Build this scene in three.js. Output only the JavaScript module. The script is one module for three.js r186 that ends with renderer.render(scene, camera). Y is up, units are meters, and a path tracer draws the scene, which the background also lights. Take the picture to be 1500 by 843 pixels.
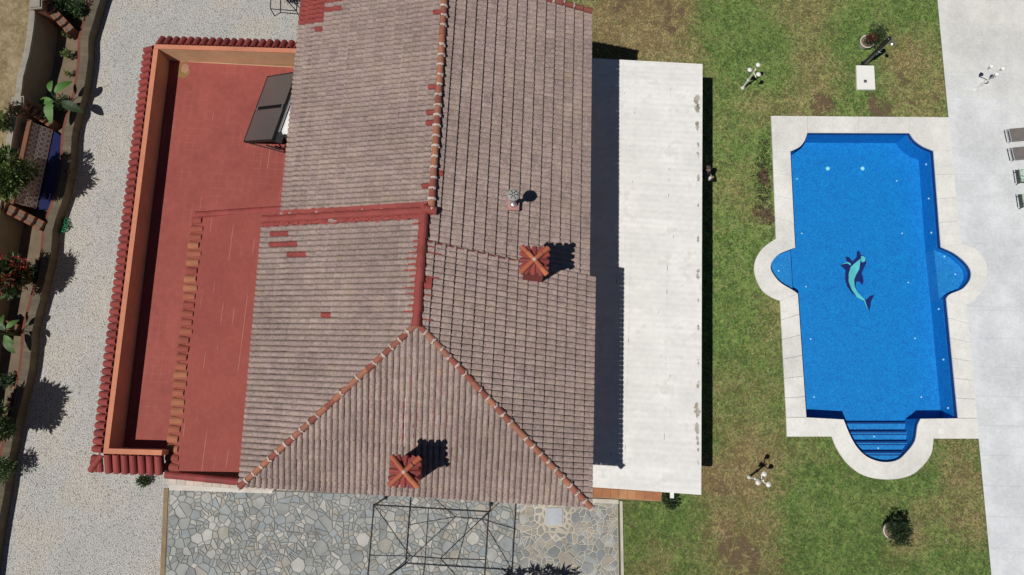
import * as THREE from 'three';
import { mergeGeometries } from 'three/addons/utils/BufferGeometryUtils.js';
import { MarchingCubes } from 'three/addons/objects/MarchingCubes.js';

// ------------------------------------------------------------------ camera, sky, sun, exposure
const CAM_H = 26.5, FPX = 1060, TILT = Math.atan(195 / FPX);
const cT = Math.cos(TILT), sT = Math.sin(TILT);
const scene = new THREE.Scene();
const camera = new THREE.PerspectiveCamera(2 * Math.atan(421.5 / FPX) * 180 / Math.PI, 1024 / 575, 0.1, 600);
camera.position.set(0, CAM_H, 0);
camera.up.set(0, 0, -1);
camera.lookAt(0, CAM_H - cT, -sT);
const renderer = new THREE.WebGLRenderer({ antialias: true });
renderer.toneMapping = THREE.LinearToneMapping;
renderer.toneMappingExposure = 1.0;
renderer.shadowMap.enabled = true;
const SUN = new THREE.Vector3(-0.43, 1, 0.298).normalize();
{
  const w = 128, h = 64, d = new Float32Array(w * h * 4);
  for (let j = 0; j < h; j++) for (let i = 0; i < w; i++) {
    const el = ((j + 0.5) / h - 0.5) * Math.PI, k = (j * w + i) * 4;
    const t = Math.pow(Math.max(0, 1 - Math.max(0, Math.sin(el))), 3);
    const z = [0.022, 0.044, 0.088], hz = [0.075, 0.095, 0.125], g = [0.06, 0.055, 0.05];
    for (let c = 0; c < 3; c++) d[k + c] = el < 0 ? g[c] : z[c] + (hz[c] - z[c]) * t;
    d[k + 3] = 1;
  }
  const sky = new THREE.DataTexture(d, w, h, THREE.RGBAFormat, THREE.FloatType);
  sky.mapping = THREE.EquirectangularReflectionMapping; sky.magFilter = sky.minFilter = THREE.LinearFilter; sky.needsUpdate = true;
  scene.background = sky; scene.environment = sky;
}
const sun = new THREE.DirectionalLight(new THREE.Color(1, 0.965, 0.9), 3.7);
sun.position.copy(SUN).multiplyScalar(60); sun.castShadow = true;
sun.shadow.mapSize.set(4096, 4096);
Object.assign(sun.shadow.camera, { left: -30, right: 30, top: 30, bottom: -30, near: 5, far: 120 });
scene.add(sun, sun.target);

// ------------------------------------------------------------------ helpers
function rng(a) { return () => { a |= 0; a = a + 0x6D2B79F5 | 0; let t = Math.imul(a ^ a >>> 15, 1 | a); t = t + Math.imul(t ^ t >>> 7, 61 | t) ^ t; return ((t ^ t >>> 14) >>> 0) / 4294967296; }; }
const V = (x, y, z) => new THREE.Vector3(x, y, z);
// a pixel of the photograph (1500 x 843) and a height -> point
function W(px, py, h = 0) {
  const u = (px - 750) / FPX, v = (py - 421.5) / FPX, dy = -cT - v * sT, t = (CAM_H - h) / -dy;
  return V(u * t, h, (-sT + v * cT) * t);
}
const used = {};
function numbered(n) { used[n] = (used[n] ?? -1) + 1; return used[n] ? n + '_' + String(used[n]).padStart(3, '0') : n; }
function mesh(name, geo, mat, parent) {
  if (Array.isArray(geo)) geo = merge(geo);
  const m = new THREE.Mesh(geo, mat); m.name = name; m.castShadow = m.receiveShadow = true;
  if (parent) parent.add(m);
  return m;
}
function thing(name, label, category, pos = [0, 0, 0], turn = 0, group) {
  const g = new THREE.Group(); g.name = numbered(name); g.position.set(...pos); g.rotation.y = turn;
  g.userData = { label, category }; if (group) g.userData.group = group;
  scene.add(g); return g;
}
function structure(name, geo, mat) { const m = mesh(numbered(name), geo, mat, scene); m.userData.kind = 'structure'; return m; }
function merge(list) {
  const l = list.map(g => { g = g.index ? g.toNonIndexed() : g; for (const k of Object.keys(g.attributes)) if (!['position', 'normal', 'uv', 'color'].includes(k)) g.deleteAttribute(k); if (!g.attributes.normal) g.computeVertexNormals(); return g; });
  if (l.some(g => !g.attributes.uv)) l.forEach(boxUV);
  return mergeGeometries(l);
}
// uv in metres, by the dominant axis of each face
function boxUV(g0) {
  const g = g0.index ? g0.toNonIndexed() : g0, p = g.attributes.position, uv = new Float32Array(p.count * 2);
  const a = V(), b = V(), c = V(), n = V();
  for (let i = 0; i < p.count; i += 3) {
    a.fromBufferAttribute(p, i); b.fromBufferAttribute(p, i + 1); c.fromBufferAttribute(p, i + 2);
    n.copy(b).sub(a).cross(c.clone().sub(a)); const ax = Math.abs(n.x), ay = Math.abs(n.y), az = Math.abs(n.z);
    [a, b, c].forEach((q, k) => { const [s, t] = ay >= ax && ay >= az ? [q.x, q.z] : ax >= az ? [q.z, q.y] : [q.x, q.y]; uv[(i + k) * 2] = s; uv[(i + k) * 2 + 1] = t; });
  }
  g.setAttribute('uv', new THREE.BufferAttribute(uv, 2));
  if (!g.attributes.normal) g.computeVertexNormals();
  return g;
}
function box(w, h, d, x = 0, y = 0, z = 0, ry = 0) { const g = new THREE.BoxGeometry(w, h, d); if (ry) g.rotateY(ry); g.translate(x, y, z); return boxUV(g); }
function tube(a, b, r0, r1 = r0, seg = 8) {
  a = a.isVector3 ? a : V(...a); b = b.isVector3 ? b : V(...b);
  const d = b.clone().sub(a), L = d.length(), g = new THREE.CylinderGeometry(r1, r0, L, seg);
  g.translate(0, L / 2, 0); g.applyQuaternion(new THREE.Quaternion().setFromUnitVectors(V(0, 1, 0), d.normalize())); g.translate(a.x, a.y, a.z);
  return g.toNonIndexed();
}
function lathe(pts, seg = 20, x = 0, y = 0, z = 0) { const g = new THREE.LatheGeometry(pts.map(p => new THREE.Vector2(...p)), seg); g.translate(x, y, z); return g.toNonIndexed(); }
// raw triangle soup
function soup(pos, col) {
  const g = new THREE.BufferGeometry(); g.setAttribute('position', new THREE.Float32BufferAttribute(pos, 3));
  if (col) g.setAttribute('color', new THREE.Float32BufferAttribute(col, 3));
  g.computeVertexNormals(); return boxUV(g);
}
const area2 = P => { let s = 0; for (let i = 0; i < P.length; i++) { const a = P[i], b = P[(i + 1) % P.length]; s += a[0] * b[1] - b[0] * a[1]; } return s / 2; };
// vertical prism over a polygon of [x, z]; the top may be drawn in for an edge bevel
function prism(P, y0, y1, inset = 0, bottom = false, hole) {
  P = area2(P) < 0 ? P.slice().reverse() : P;
  const pos = [], c = P.reduce((s, q) => [s[0] + q[0] / P.length, s[1] + q[1] / P.length], [0, 0]);
  const T = inset ? P.map(q => { const d = Math.hypot(q[0] - c[0], q[1] - c[1]) || 1; const k = Math.max(0, 1 - inset / d); return [c[0] + (q[0] - c[0]) * k, c[1] + (q[1] - c[1]) * k]; }) : P;
  const put = (a, b, d) => pos.push(a[0], a[2], a[1], b[0], b[2], b[1], d[0], d[2], d[1]);
  const H = hole ? [hole.map(q => new THREE.Vector2(...q))] : [];
  const flat = hole ? [...T, ...hole] : T;
  for (const f of THREE.ShapeUtils.triangulateShape(T.map(q => new THREE.Vector2(...q)), H)) {
    let [a, b, d] = f.map(i => [...flat[i], y1]); if ((b[0] - a[0]) * (d[1] - a[1]) - (b[1] - a[1]) * (d[0] - a[0]) > 0) [b, d] = [d, b];
    put(a, b, d);
    if (bottom) put([a[0], a[1], y0], [d[0], d[1], y0], [b[0], b[1], y0]);
  }
  const m = inset ? y1 - Math.min(inset, (y1 - y0) * 0.6) : y1;
  for (let i = 0; i < P.length; i++) {
    const a = P[i], b = P[(i + 1) % P.length], A = T[i], B = T[(i + 1) % P.length];
    put([...a, y0], [...a, m], [...b, m]); put([...a, y0], [...b, m], [...b, y0]);
    if (inset) { put([...a, m], [...A, y1], [...B, y1]); put([...a, m], [...B, y1], [...b, m]); }
  }
  return soup(pos);
}
const xz = v => [v.x, v.z];
// keep the part of a polygon where a*x + b*z <= c
function clipPoly(P, a, b, c) {
  const out = [];
  for (let i = 0; i < P.length; i++) {
    const p = P[i], q = P[(i + 1) % P.length], dp = a * p[0] + b * p[1] - c, dq = a * q[0] + b * q[1] - c;
    if (dp <= 0) out.push(p);
    if (dp * dq < 0) { const t = dp / (dp - dq); out.push([p[0] + (q[0] - p[0]) * t, p[1] + (q[1] - p[1]) * t]); }
  }
  return out;
}
function inside(P, x, z) { let r = false; for (let i = 0, j = P.length - 1; i < P.length; j = i++) { const a = P[i], b = P[j]; if (a[1] > z !== b[1] > z && x < (b[0] - a[0]) * (z - a[1]) / (b[1] - a[1]) + a[0]) r = !r; } return r; }
// noise
function hash(i, j, s = 0) { let h = Math.imul(i, 374761393) + Math.imul(j, 668265263) + Math.imul(s, 2147483647 ^ 974711) | 0; h = Math.imul(h ^ h >>> 13, 1274126177); return ((h ^ h >>> 16) >>> 0) / 4294967296; }
function noise(x, y, s = 0, per = 0) {
  let i = Math.floor(x), j = Math.floor(y); const u = x - i, v = y - j, a = u * u * (3 - 2 * u), b = v * v * (3 - 2 * v);
  const m = k => per ? ((k % per) + per) % per : k;
  const n = (p, q) => hash(m(p), m(q), s);
  return (n(i, j) * (1 - a) + n(i + 1, j) * a) * (1 - b) + (n(i, j + 1) * (1 - a) + n(i + 1, j + 1) * a) * b;
}
function fbm(x, y, s = 0, o = 4, per = 0) { let r = 0, w = 0.5, t = 0; for (let k = 0; k < o; k++) { r += w * noise(x, y, s + k * 17, per); t += w; x *= 2; y *= 2; per *= 2; w *= 0.5; } return r / t; }
const lin2s = v => { v = Math.min(1, Math.max(0, v)); return v <= 0.0031308 ? v * 12.92 : 1.055 * Math.pow(v, 1 / 2.4) - 0.055; };
// texture of n x n texels that covers size metres; fn(u, v in 0..1) -> linear rgb
function tex(n, size, fn, colour = true) {
  const d = new Uint8Array(n * n * 4);
  for (let j = 0; j < n; j++) for (let i = 0; i < n; i++) {
    const r = fn((i + 0.5) / n, (j + 0.5) / n), k = (j * n + i) * 4, q = typeof r === 'number' ? [r, r, r] : r;
    for (let c = 0; c < 3; c++) d[k + c] = Math.round(255 * (colour ? lin2s(q[c]) : Math.min(1, Math.max(0, q[c])))); d[k + 3] = 255;
  }
  const t = new THREE.DataTexture(d, n, n); t.wrapS = t.wrapT = THREE.RepeatWrapping; t.magFilter = THREE.LinearFilter; t.minFilter = THREE.LinearMipmapLinearFilter; t.generateMipmaps = true;
  if (colour) t.colorSpace = THREE.SRGBColorSpace; t.repeat.set(1 / size, 1 / size); t.needsUpdate = true; return t;
}
const mix = (a, b, t) => a + (b - a) * t, mix3 = (a, b, t) => a.map((v, i) => v + (b[i] - v) * t), sst = (a, b, x) => { x = Math.min(1, Math.max(0, (x - a) / (b - a))); return x * x * (3 - 2 * x); };
function mat(c, rough = 0.9, o = {}) { const m = new THREE.MeshStandardMaterial({ roughness: rough, ...o }); if (Array.isArray(c)) m.color.setRGB(...c); else m.color.set(c); return m; }
// a mottled grain that multiplies a base colour
const grainA = tex(512, 2.2, (u, v) => { const f = fbm(u * 8, v * 8, 3, 4, 8), g = hash(Math.floor(u * 512), Math.floor(v * 512), 5); return 0.62 + 0.42 * f + 0.2 * (g - 0.5); });
const grainB = tex(512, 4.3, (u, v) => { const f = fbm(u * 6, v * 6, 11, 5, 6), g = fbm(u * 64, v * 64, 12, 2, 64); return 0.7 + 0.34 * f + 0.16 * (g - 0.5); });
const bumpA = tex(512, 1.1, (u, v) => 0.5 * fbm(u * 48, v * 48, 21, 3, 48) + 0.5 * fbm(u * 10, v * 10, 22, 3, 10), false);

const M = {
  tile: mat([1, 1, 1], 0.92, { vertexColors: true, map: tex(1024, 3.1, (u, v) => { const f = fbm(u * 12, v * 12, 31, 4, 12), l = fbm(u * 90, v * 90, 33, 2, 90), g = hash(Math.floor(u * 1024 / 5), Math.floor(v * 1024 / 5), 35); const b = 0.66 + 0.22 * f + 0.5 * (l - 0.5) + 0.3 * (g - 0.5), lich = sst(0.58, 0.72, fbm(u * 30, v * 30, 37, 3, 30)) * 0.7; return mix3(mix3([b, b * 0.98, b * 0.97], [b * 1.05, b * 1.02, b * 0.9], sst(0.6, 0.8, f)), [0.95, 0.98, 0.98], lich); }), bumpMap: bumpA, bumpScale: 0.004 }),
  deckUnder: mat([0.32, 0.22, 0.17], 0.95, { map: grainA }),
  ridge: [mat([0.36, 0.13, 0.085], 0.85, { map: grainA }), mat([0.42, 0.17, 0.10], 0.85, { map: grainA }), mat([0.30, 0.09, 0.065], 0.85, { map: grainA }), mat([0.38, 0.16, 0.105], 0.85, { map: grainA })],
  redRidge: mat([0.33, 0.064, 0.055], 0.8, { map: grainA }),
  mortar: mat([0.60, 0.50, 0.45], 0.95, { map: grainA }),
  coping: [mat([0.31, 0.052, 0.046], 0.75, { map: grainA }), mat([0.34, 0.06, 0.052], 0.75, { map: grainA }), mat([0.27, 0.046, 0.042], 0.7, { map: grainA })],
  orangeTile: [mat([0.38, 0.115, 0.065], 0.85, { map: grainA }), mat([0.34, 0.085, 0.056], 0.85, { map: grainA }), mat([0.42, 0.155, 0.08], 0.85, { map: grainA }), mat([0.31, 0.07, 0.05], 0.85, { map: grainA })],
  chimneyTile: [mat([0.55, 0.17, 0.08], 0.85, { map: grainA }), mat([0.48, 0.13, 0.07], 0.85, { map: grainA })],
  redPaint: mat([1, 1, 1], 0.8, { map: tex(1024, 7.5, (u, v) => {
    const f = fbm(u * 9, v * 9, 41, 5, 9), s = fbm(u * 60, v * 60, 43, 3, 60), gx = Math.abs((u * 30) % 1 - 0.5), gz = Math.abs((v * 30) % 1 - 0.5);
    let c = mix3([0.25, 0.052, 0.042], [0.325, 0.074, 0.058], f * 1.2 - 0.1 + (s - 0.5) * 0.9);
    const jn = sst(0.465, 0.5, Math.max(gx, gz)) * sst(0.35, 0.7, fbm(u * 12, v * 12, 45, 3, 12)) * 0.34; c = mix3(c, [0.5, 0.2, 0.17], jn);
    const line = sst(0.49, 0.5, gx) * sst(0.62, 0.72, fbm(u * 15, v * 15, 46, 3, 15)); return mix3(c, [0.62, 0.36, 0.3], line * 0.9); }), bumpMap: bumpA, bumpScale: 0.003 }),
  leanPaint: mat([1, 1, 1], 0.8, { map: tex(1024, 6.3, (u, v) => {
    const f = fbm(u * 7, v * 7, 47, 5, 7), s = fbm(u * 70, v * 70, 48, 3, 70), gx = Math.abs((u * 16) % 1 - 0.5);
    const c = mix3([0.235, 0.046, 0.037], [0.30, 0.066, 0.05], f * 1.1 + (s - 0.5) * 0.8), line = sst(0.478, 0.5, gx) * sst(0.58, 0.7, fbm(u * 18, v * 9, 49, 3, 9)); return mix3(c, [0.6, 0.34, 0.28], line * 0.75); }), bumpMap: bumpA, bumpScale: 0.003 }),
  rim: mat([0.62, 0.24, 0.14], 0.9, { map: grainB }),
  parapetWall: mat([0.74, 0.47, 0.27], 0.95, { map: grainB }),
  wallRender: mat([0.55, 0.34, 0.22], 0.95, { map: grainB }),
  white: mat([0.80, 0.79, 0.76], 0.6),
  black: mat([0.012, 0.012, 0.013], 0.6),
  iron: mat([0.012, 0.012, 0.014], 0.55, { metalness: 0.3 }),
  metal: mat([0.55, 0.56, 0.58], 0.35, { metalness: 0.9 }),
};

// ------------------------------------------------------------------ pool and deck outlines (photo pixels at deck height)
const DECK = 0.045;
const P = (x, y, h = DECK) => xz(W(x, y, h));
const px = l => l.map(q => P(q[0], q[1]));
const lobeRin = [[1379, 362], [1400, 372], [1418, 388], [1423, 398], [1422, 409], [1411, 423], [1391, 432], [1387, 437]];
const lobeRout = [[1408, 358], [1430, 365], [1440, 376], [1446, 390], [1446, 402], [1441, 419], [1430, 437.6], [1416, 446.5]];
const stepIn = [[1349, 614], [1345, 623], [1341, 646], [1329, 662.6], [1316, 674], [1301, 677.5], [1286, 676], [1269.5, 669], [1256, 656], [1246, 639], [1236, 615]];
const stepOut = [[1368, 643], [1367, 652], [1365, 664], [1354, 681], [1334, 697], [1300, 703], [1266, 697], [1244, 682], [1228, 661], [1221, 646], [1219, 640]];
const lobeLin = [[1169, 430.5], [1161, 425], [1143, 414], [1133, 402], [1129, 393], [1131, 384], [1140, 373.5], [1154, 367], [1165, 363]];
const lobeLout = [[1143, 441], [1133, 437], [1119, 428], [1110, 414], [1105, 397], [1107, 381], [1115, 367], [1126, 357], [1137, 350]];
const cornerL = [[1158, 222], [1172, 215], [1179, 206], [1183, 194.5]], cornerR = [[1333, 195], [1340, 205], [1352, 214], [1368, 221]];
// smooth a pixel polyline (Catmull-Rom)
function smooth(l, n = 4) { const c = new THREE.CatmullRomCurve3(l.map(q => V(q[0], 0, q[1])), false, 'centripetal'); return c.getPoints((l.length - 1) * n).map(v => [v.x, v.z]); }
const sLobeR = smooth(lobeRin), sStep = smooth(stepIn), sLobeL = smooth(lobeLin), sCL = smooth(cornerL), sCR = smooth(cornerR);
const outlinePx = [...sCL, ...sCR, ...sLobeR, [1404, 613], ...sStep, [1181.5, 612], ...sLobeL];
const poolOutline = px(outlinePx);
const deckOuter = px([[1130, 170], [1390, 172], [1408, 358], ...lobeRout, [1435, 643], ...stepOut, [1153, 640], ...lobeLout]);
const poolC = poolOutline.reduce((s, q) => [s[0] + q[0] / poolOutline.length, s[1] + q[1] / poolOutline.length], [0, 0]);
const grow = k => poolOutline.map(q => { const dx = q[0] - poolC[0], dz = q[1] - poolC[1], d = Math.hypot(dx, dz); return [poolC[0] + dx * (1 + k / d), poolC[1] + dz * (1 + k / d)]; });
const holeBig = grow(0.12);

// ------------------------------------------------------------------ ground, lawn, gravel
structure('ground', prism([[-90, -90], [90, -90], [90, 90], [-90, 90]], -0.2, -0.03, 0, false, holeBig), mat([0.22, 0.17, 0.11], 1, { map: grainB }));
// what grows where on the lawn: green patches, dry patches and bare soil
const spots = [ // photo px, radius in m, dryness (+) or greenness (-), bareness
  [950, 30, 2.2, 0.55, 0.55], [890, 40, 1.2, 0.4, 0.5], [1085, 60, 1.6, -0.75, -0.3], [1180, 25, 1.5, 0.35, 0.1], [1330, 90, 1.6, 0.5, 0.1], [1250, 60, 1.5, -0.4, 0], [1350, 20, 1, 0.15, 0], [1205, 157, 0.6, 0.2, 1.1], [1300, 160, 1.0, 0.3, 0.55],
  [1122, 262, 0.5, 0.2, 1.1], [1122, 315, 0.65, 0.2, 1.2], [1060, 220, 1.0, -0.35, 0], [1060, 500, 1.3, -0.4, 0], [1120, 560, 1.0, 0.1, 0], [1125, 690, 1.6, 0.65, 0.25], [1090, 815, 1.4, 0.6, 0.72], [1060, 770, 0.7, 0.3, 0.4], [1130, 770, 0.6, 0.3, 0.3], [1035, 700, 0.7, 0.7, 0.5],
  [1230, 790, 1.9, -0.7, -0.3], [1190, 720, 1.4, -0.3, 0], [1410, 700, 0.9, 0.5, 0.1], [1420, 760, 0.9, 0.55, 0.15], [1340, 690, 0.8, 0.1, 0], [980, 760, 0.9, -0.2, 0], [930, 780, 1.0, -0.2, 0.2], [960, 830, 0.9, 0.3, 0], [1150, 830, 0.9, 0.3, 0.35], [1310, 800, 0.7, 0.4, 0.1], [1060, 400, 1.2, -0.15, 0], [1110, 110, 1.0, 0.05, 0.2], [1400, 830, 0.8, -0.1, 0],
].map(s => { const w = W(s[0], s[1]); return [w.x, w.z, s[2], s[3], s[4]]; });
function lawnState(x, z) {
  let dry = 0.24 + 1.25 * (fbm(x * 0.5, z * 0.5, 51, 4) - 0.5) + 0.45 * (fbm(x * 2.4, z * 2.4, 52, 3) - 0.5), bare = 1.5 * (fbm(x * 0.9 + 7, z * 0.9, 53, 4) - 0.62);
  for (const [a, b, r, d, e] of spots) { const q = ((x - a) ** 2 + (z - b) ** 2) / (r * r); if (q < 6) { const g = Math.exp(-q * 1.2); dry += 1.15 * d * g; bare += e * g; } }
  bare += 1.3 * (fbm(x * 3.2, z * 3.2, 54, 5) - 0.5);
  return [Math.min(1, Math.max(0, dry)), sst(0.3, 0.75, bare)];
}
const LX0 = 1.5, LX1 = 17.3, LZ0 = -22, LZ1 = 9;
{
  const n = 1024, sx = LX1 - LX0, sz = LZ1 - LZ0;
  const t = tex(n, 1, (u, v) => {
    const x = LX0 + u * sx, z = LZ0 + v * sz, [d, b] = lawnState(x, z), f = fbm(x * 9, z * 9, 56, 3), g = 0.75 + 0.5 * f;
    let c = mix3([0.05, 0.095, 0.02], [0.15, 0.112, 0.052], d); c = mix3(c, [0.122, 0.084, 0.048], b * (0.75 + 0.5 * fbm(x * 14, z * 14, 58, 2))); return c.map(q => q * g);
  });
  const g = prism([[LX0, LZ0], [LX1, LZ0], [LX1, LZ1], [LX0, LZ1]], -0.028, -0.012, 0, false, holeBig);
  const p = g.attributes.position, uv = g.attributes.uv; for (let i = 0; i < p.count; i++) uv.setXY(i, (p.getX(i) - LX0) / sx, (p.getZ(i) - LZ0) / sz);
  t.repeat.set(1, 1);
  structure('lawn', g, mat([1, 1, 1], 1, { map: t, bumpMap: bumpA, bumpScale: 0.02 }));
}
{ // gravel drive
  const n = 1280, c = 190, hgt = new Float32Array(n * n);
  const col = tex(n, 6.4, (u, v) => {
    const i = Math.floor(u * c), j = Math.floor(v * c); let best = 9, id = 0;
    for (let a = -1; a < 2; a++) for (let b = -1; b < 2; b++) { const I = (i + a + c) % c, J = (j + b + c) % c, q = (i + a + hash(I, J, 61) - u * c) ** 2 + (j + b + hash(I, J, 62) - v * c) ** 2; if (q < best) { best = q; id = hash(I, J, 63); } }
    best = Math.sqrt(best); hgt[Math.floor(v * n) * n + Math.floor(u * n)] = 1 - Math.min(1, best);
    const e = 1 - sst(0.25, 0.62, best), f = fbm(u * 5, v * 5, 64, 3, 5), w = id < 0.08 ? 0.55 : 0.82 + 0.32 * id, k = (0.6 + 0.4 * e) * w * (0.84 + 0.32 * f);
    return mix3([0.62 * k, 0.605 * k, 0.58 * k], [0.60 * k, 0.565 * k, 0.515 * k], sst(0.5, 0.7, f));
  });
  const bmp = tex(n, 6.4, (u, v) => hgt[Math.floor(v * n) * n + Math.floor(u * n)], false);
  structure('gravel_drive', prism([[-24, -28], [1.48, -28], [1.48, 12], [-24, 12]], -0.028, -0.008), mat([1, 1, 1], 1, { map: col, bumpMap: bmp, bumpScale: 0.03 }));
}

// ------------------------------------------------------------------ terrace of pale slabs right of the pool
{
  const o = W(1373, 0), e = W(1452, 843), ang = Math.atan2(e.x - o.x, e.z - o.z);
  const g = new THREE.Group(); g.name = 'pool_terrace'; g.userData.kind = 'structure'; g.position.set(o.x, 0, o.z); g.rotation.y = ang; scene.add(g);
  const toW = (x, z) => [o.x + x * Math.cos(ang) + z * Math.sin(ang), o.z - x * Math.sin(ang) + z * Math.cos(ang)];
  const toL = ([x, z]) => { const dx = x - o.x, dz = z - o.z; return [dx * Math.cos(ang) - dz * Math.sin(ang), dx * Math.sin(ang) + dz * Math.cos(ang)]; };
  mesh('slab_bed', box(12, 0.03, 34, 6.9, 0.003, 12), mat([0.55, 0.54, 0.52], 0.95, { map: grainA }), g).userData.kind = 'structure';
  const r = rng(77), ms = [[0.725, 0.75, 0.775], [0.722, 0.745, 0.77], [0.725, 0.74, 0.755], [0.725, 0.735, 0.74], [0.725, 0.728, 0.722], [0.725, 0.718, 0.70], [0.722, 0.708, 0.68], [0.72, 0.70, 0.665]].map(c => mat(c, 0.75, { map: grainB, bumpMap: bumpA, bumpScale: 0.001 }));
  const lo = px(lobeRout).map(toL), z0 = lo[0][1] - 0.05, z1 = lo[7][1] + 0.05, xm = Math.max(...lo.map(q => q[0])) + 0.02;
  const S = 1.05;
  for (let j = -4; j < 26; j++) for (let i = 0; i < 8; i++) {
    let a = i * S, b = a + S; const c = j * S, d = c + S;
    let pieces = [[a, b, c, d]];
    if (d > z0 && c < z1 && a < xm) { pieces = []; if (b > xm + 0.02) pieces.push([Math.max(a, xm), b, Math.max(c, z0), Math.min(d, z1)]); if (c < z0 - 0.02) pieces.push([a, b, c, z0]); if (d > z1 + 0.02) pieces.push([a, b, z1, d]); }
    for (const [x0, x1, q0, q1] of pieces) {
      const k = 0.0012;
      mesh('slab', prism([[x0 + k, q0 + k], [x1 - k, q0 + k], [x1 - k, q1 - k], [x0 + k, q1 - k]], 0.019, DECK - 0.003 + (r() - 0.5) * 0.002, 0.003), ms[Math.min(7, Math.max(0, Math.round(9.5 - (j + 4) * 0.85 + (r() - 0.5) * 1.4)))], g);
    }
  }
  // fillers between the round coping and the square-cut slabs
  const up = lo.slice(0, 5), dn = lo.slice(3);
  const k = 0.004;
  mesh('slab', prism([[lo[0][0], z0 + k], [xm - k, z0 + k], [xm - k, lo[3][1]], ...lo.slice(0, 4).reverse().map(q => [q[0] + k, q[1]])], 0.019, DECK - 0.003, 0), ms[0], g);
  mesh('slab', prism([[xm - k, lo[3][1] + k], [xm - k, z1 - k], [lo[7][0], z1 - k], ...lo.slice(3).reverse().map(q => [q[0] + k, q[1] + k])], 0.019, DECK - 0.003, 0), ms[1], g);
}

// ------------------------------------------------------------------ swimming pool
const POOL_Y = -1.0;
{
  const pool = thing('swimming_pool', 'blue mosaic swimming pool with rounded steps, side bays and white coping', 'pool');
  const mosaic = (c, s) => mat([1, 1, 1], 0.55, { map: tex(1024, 5.1, (u, v) => { const n = 170, i = Math.floor(u * n), j = Math.floor(v * n), h = hash(i, j, s), f = fbm(u * 14, v * 14, s + 1, 4, 14), w = fbm(u * 40, v * 40, s + 3, 2, 40); const k = 0.84 + 0.1 * f + 0.5 * (h - 0.5) + 0.2 * (w - 0.5); return [c[0] * k * k, c[1] * k, c[2] * (0.45 + 0.55 * k)]; }) });
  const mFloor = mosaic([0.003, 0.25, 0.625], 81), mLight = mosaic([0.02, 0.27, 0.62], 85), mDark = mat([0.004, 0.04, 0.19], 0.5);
  const floorOut = grow(0.03);
  mesh('floor', prism(floorOut, POOL_Y - 0.15, POOL_Y), mFloor, pool);
  { // walls
    const o = grow(0.002), pos = []; for (let i = 0; i < o.length; i++) { const a = o[i], b = o[(i + 1) % o.length]; pos.push(a[0], POOL_Y - 0.05, a[1], b[0], POOL_Y - 0.05, b[1], b[0], 0.012, b[1], a[0], POOL_Y - 0.05, a[1], b[0], 0.012, b[1], a[0], 0.012, a[1]); }
    // give the shell a thickness
    const q = grow(0.10); for (let i = 0; i < q.length; i++) { const a = q[i], b = q[(i + 1) % q.length]; pos.push(a[0], POOL_Y - 0.05, a[1], b[0], 0.012, b[1], b[0], POOL_Y - 0.05, b[1], a[0], POOL_Y - 0.05, a[1], a[0], 0.012, a[1], b[0], 0.012, b[1]); }
    mesh('wall', soup(pos), mFloor, pool);
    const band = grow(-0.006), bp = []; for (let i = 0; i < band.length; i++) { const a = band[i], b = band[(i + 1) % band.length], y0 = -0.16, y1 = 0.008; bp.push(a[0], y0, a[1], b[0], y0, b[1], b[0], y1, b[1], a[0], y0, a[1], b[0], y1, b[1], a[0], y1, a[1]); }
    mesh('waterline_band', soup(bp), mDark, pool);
  }
  mesh('bay_bench', prism(px([...sLobeR]), POOL_Y + 0.002, -0.42), mLight, pool);
  mesh('bay_bench', prism(px([...sLobeL]), POOL_Y + 0.002, -0.42), mLight, pool);
  // steps, each with its own tread and two dark nosing lines
  const sp = px([[1355, 606], [1352, 610], ...sStep, [1232, 610], [1230, 606]]);
  [619, 632, 647, 662].forEach((y, k) => {
    const h = POOL_Y + 0.2 * (k + 1), z = W(1290, y, h).z, poly = clipPoly(k ? sp : px([[1349, 614], ...sStep]), 0, -1, -z);
    mesh('step', prism(poly, POOL_Y + 0.003 * (k + 1), h), mLight, pool);
    const xs = poly.filter(q => Math.abs(q[1] - z) < 0.02).map(q => q[0]), xa = Math.min(...xs) + 0.03, xb = Math.max(...xs) - 0.03;
    mesh('step_nosing', box(xb - xa, 0.012, 0.05, (xa + xb) / 2, h + 0.004, z + 0.03), mDark, pool);
    if (k) mesh('step_nosing', box(xb - xa, 0.012, 0.035, (xa + xb) / 2, h + 0.004, z + 0.12), mDark, pool);
  });
  // coping stones
  const ms = [[0.80, 0.788, 0.755], [0.79, 0.775, 0.745], [0.815, 0.80, 0.77]].map(c => mat(c, 0.85, { map: grainB, bumpMap: bumpA, bumpScale: 0.0012 })), r = rng(91);
  const stone = poly => mesh('coping_stone', prism(poly, -0.011, DECK + 0.004 + r() * 0.002), ms[Math.floor(r() * 3)], pool);
  const run = (a, b, c, d, n) => { const L = (p, q, t) => [mix(p[0], q[0], t), mix(p[1], q[1], t)]; for (let i = 0; i < n; i++) { const t = i / n + 0.0012, s = (i + 1) / n - 0.0012; stone(px([L(a, b, t), L(a, b, s), L(c, d, s), L(c, d, t)])); } };
  const ring = (inn, out, step) => { for (let i = 0; i < inn.length - 1; i += step) { const e = Math.min(inn.length - 1, i + step); stone(px([...smooth(inn).slice(i * 4, e * 4 + 1), ...smooth(out).slice(i * 4, e * 4 + 1).reverse()])); } };
  stone(px([...sCL, [1183, 170.4], [1130, 170], [1132, 222]]));
  run([1183.3, 194.5], [1333, 195], [1183.3, 170.4], [1333, 171.6], 4);
  stone(px([...sCR, [1394.7, 221], [1390, 172], [1333.3, 171.6]]));
  run([1368, 221], [1379, 362], [1394.7, 221], [1408, 358], 4);
  ring(lobeRin, lobeRout, 2);
  run([1387, 437], [1404, 613], [1416, 446.5], [1432, 613], 6);
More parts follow.
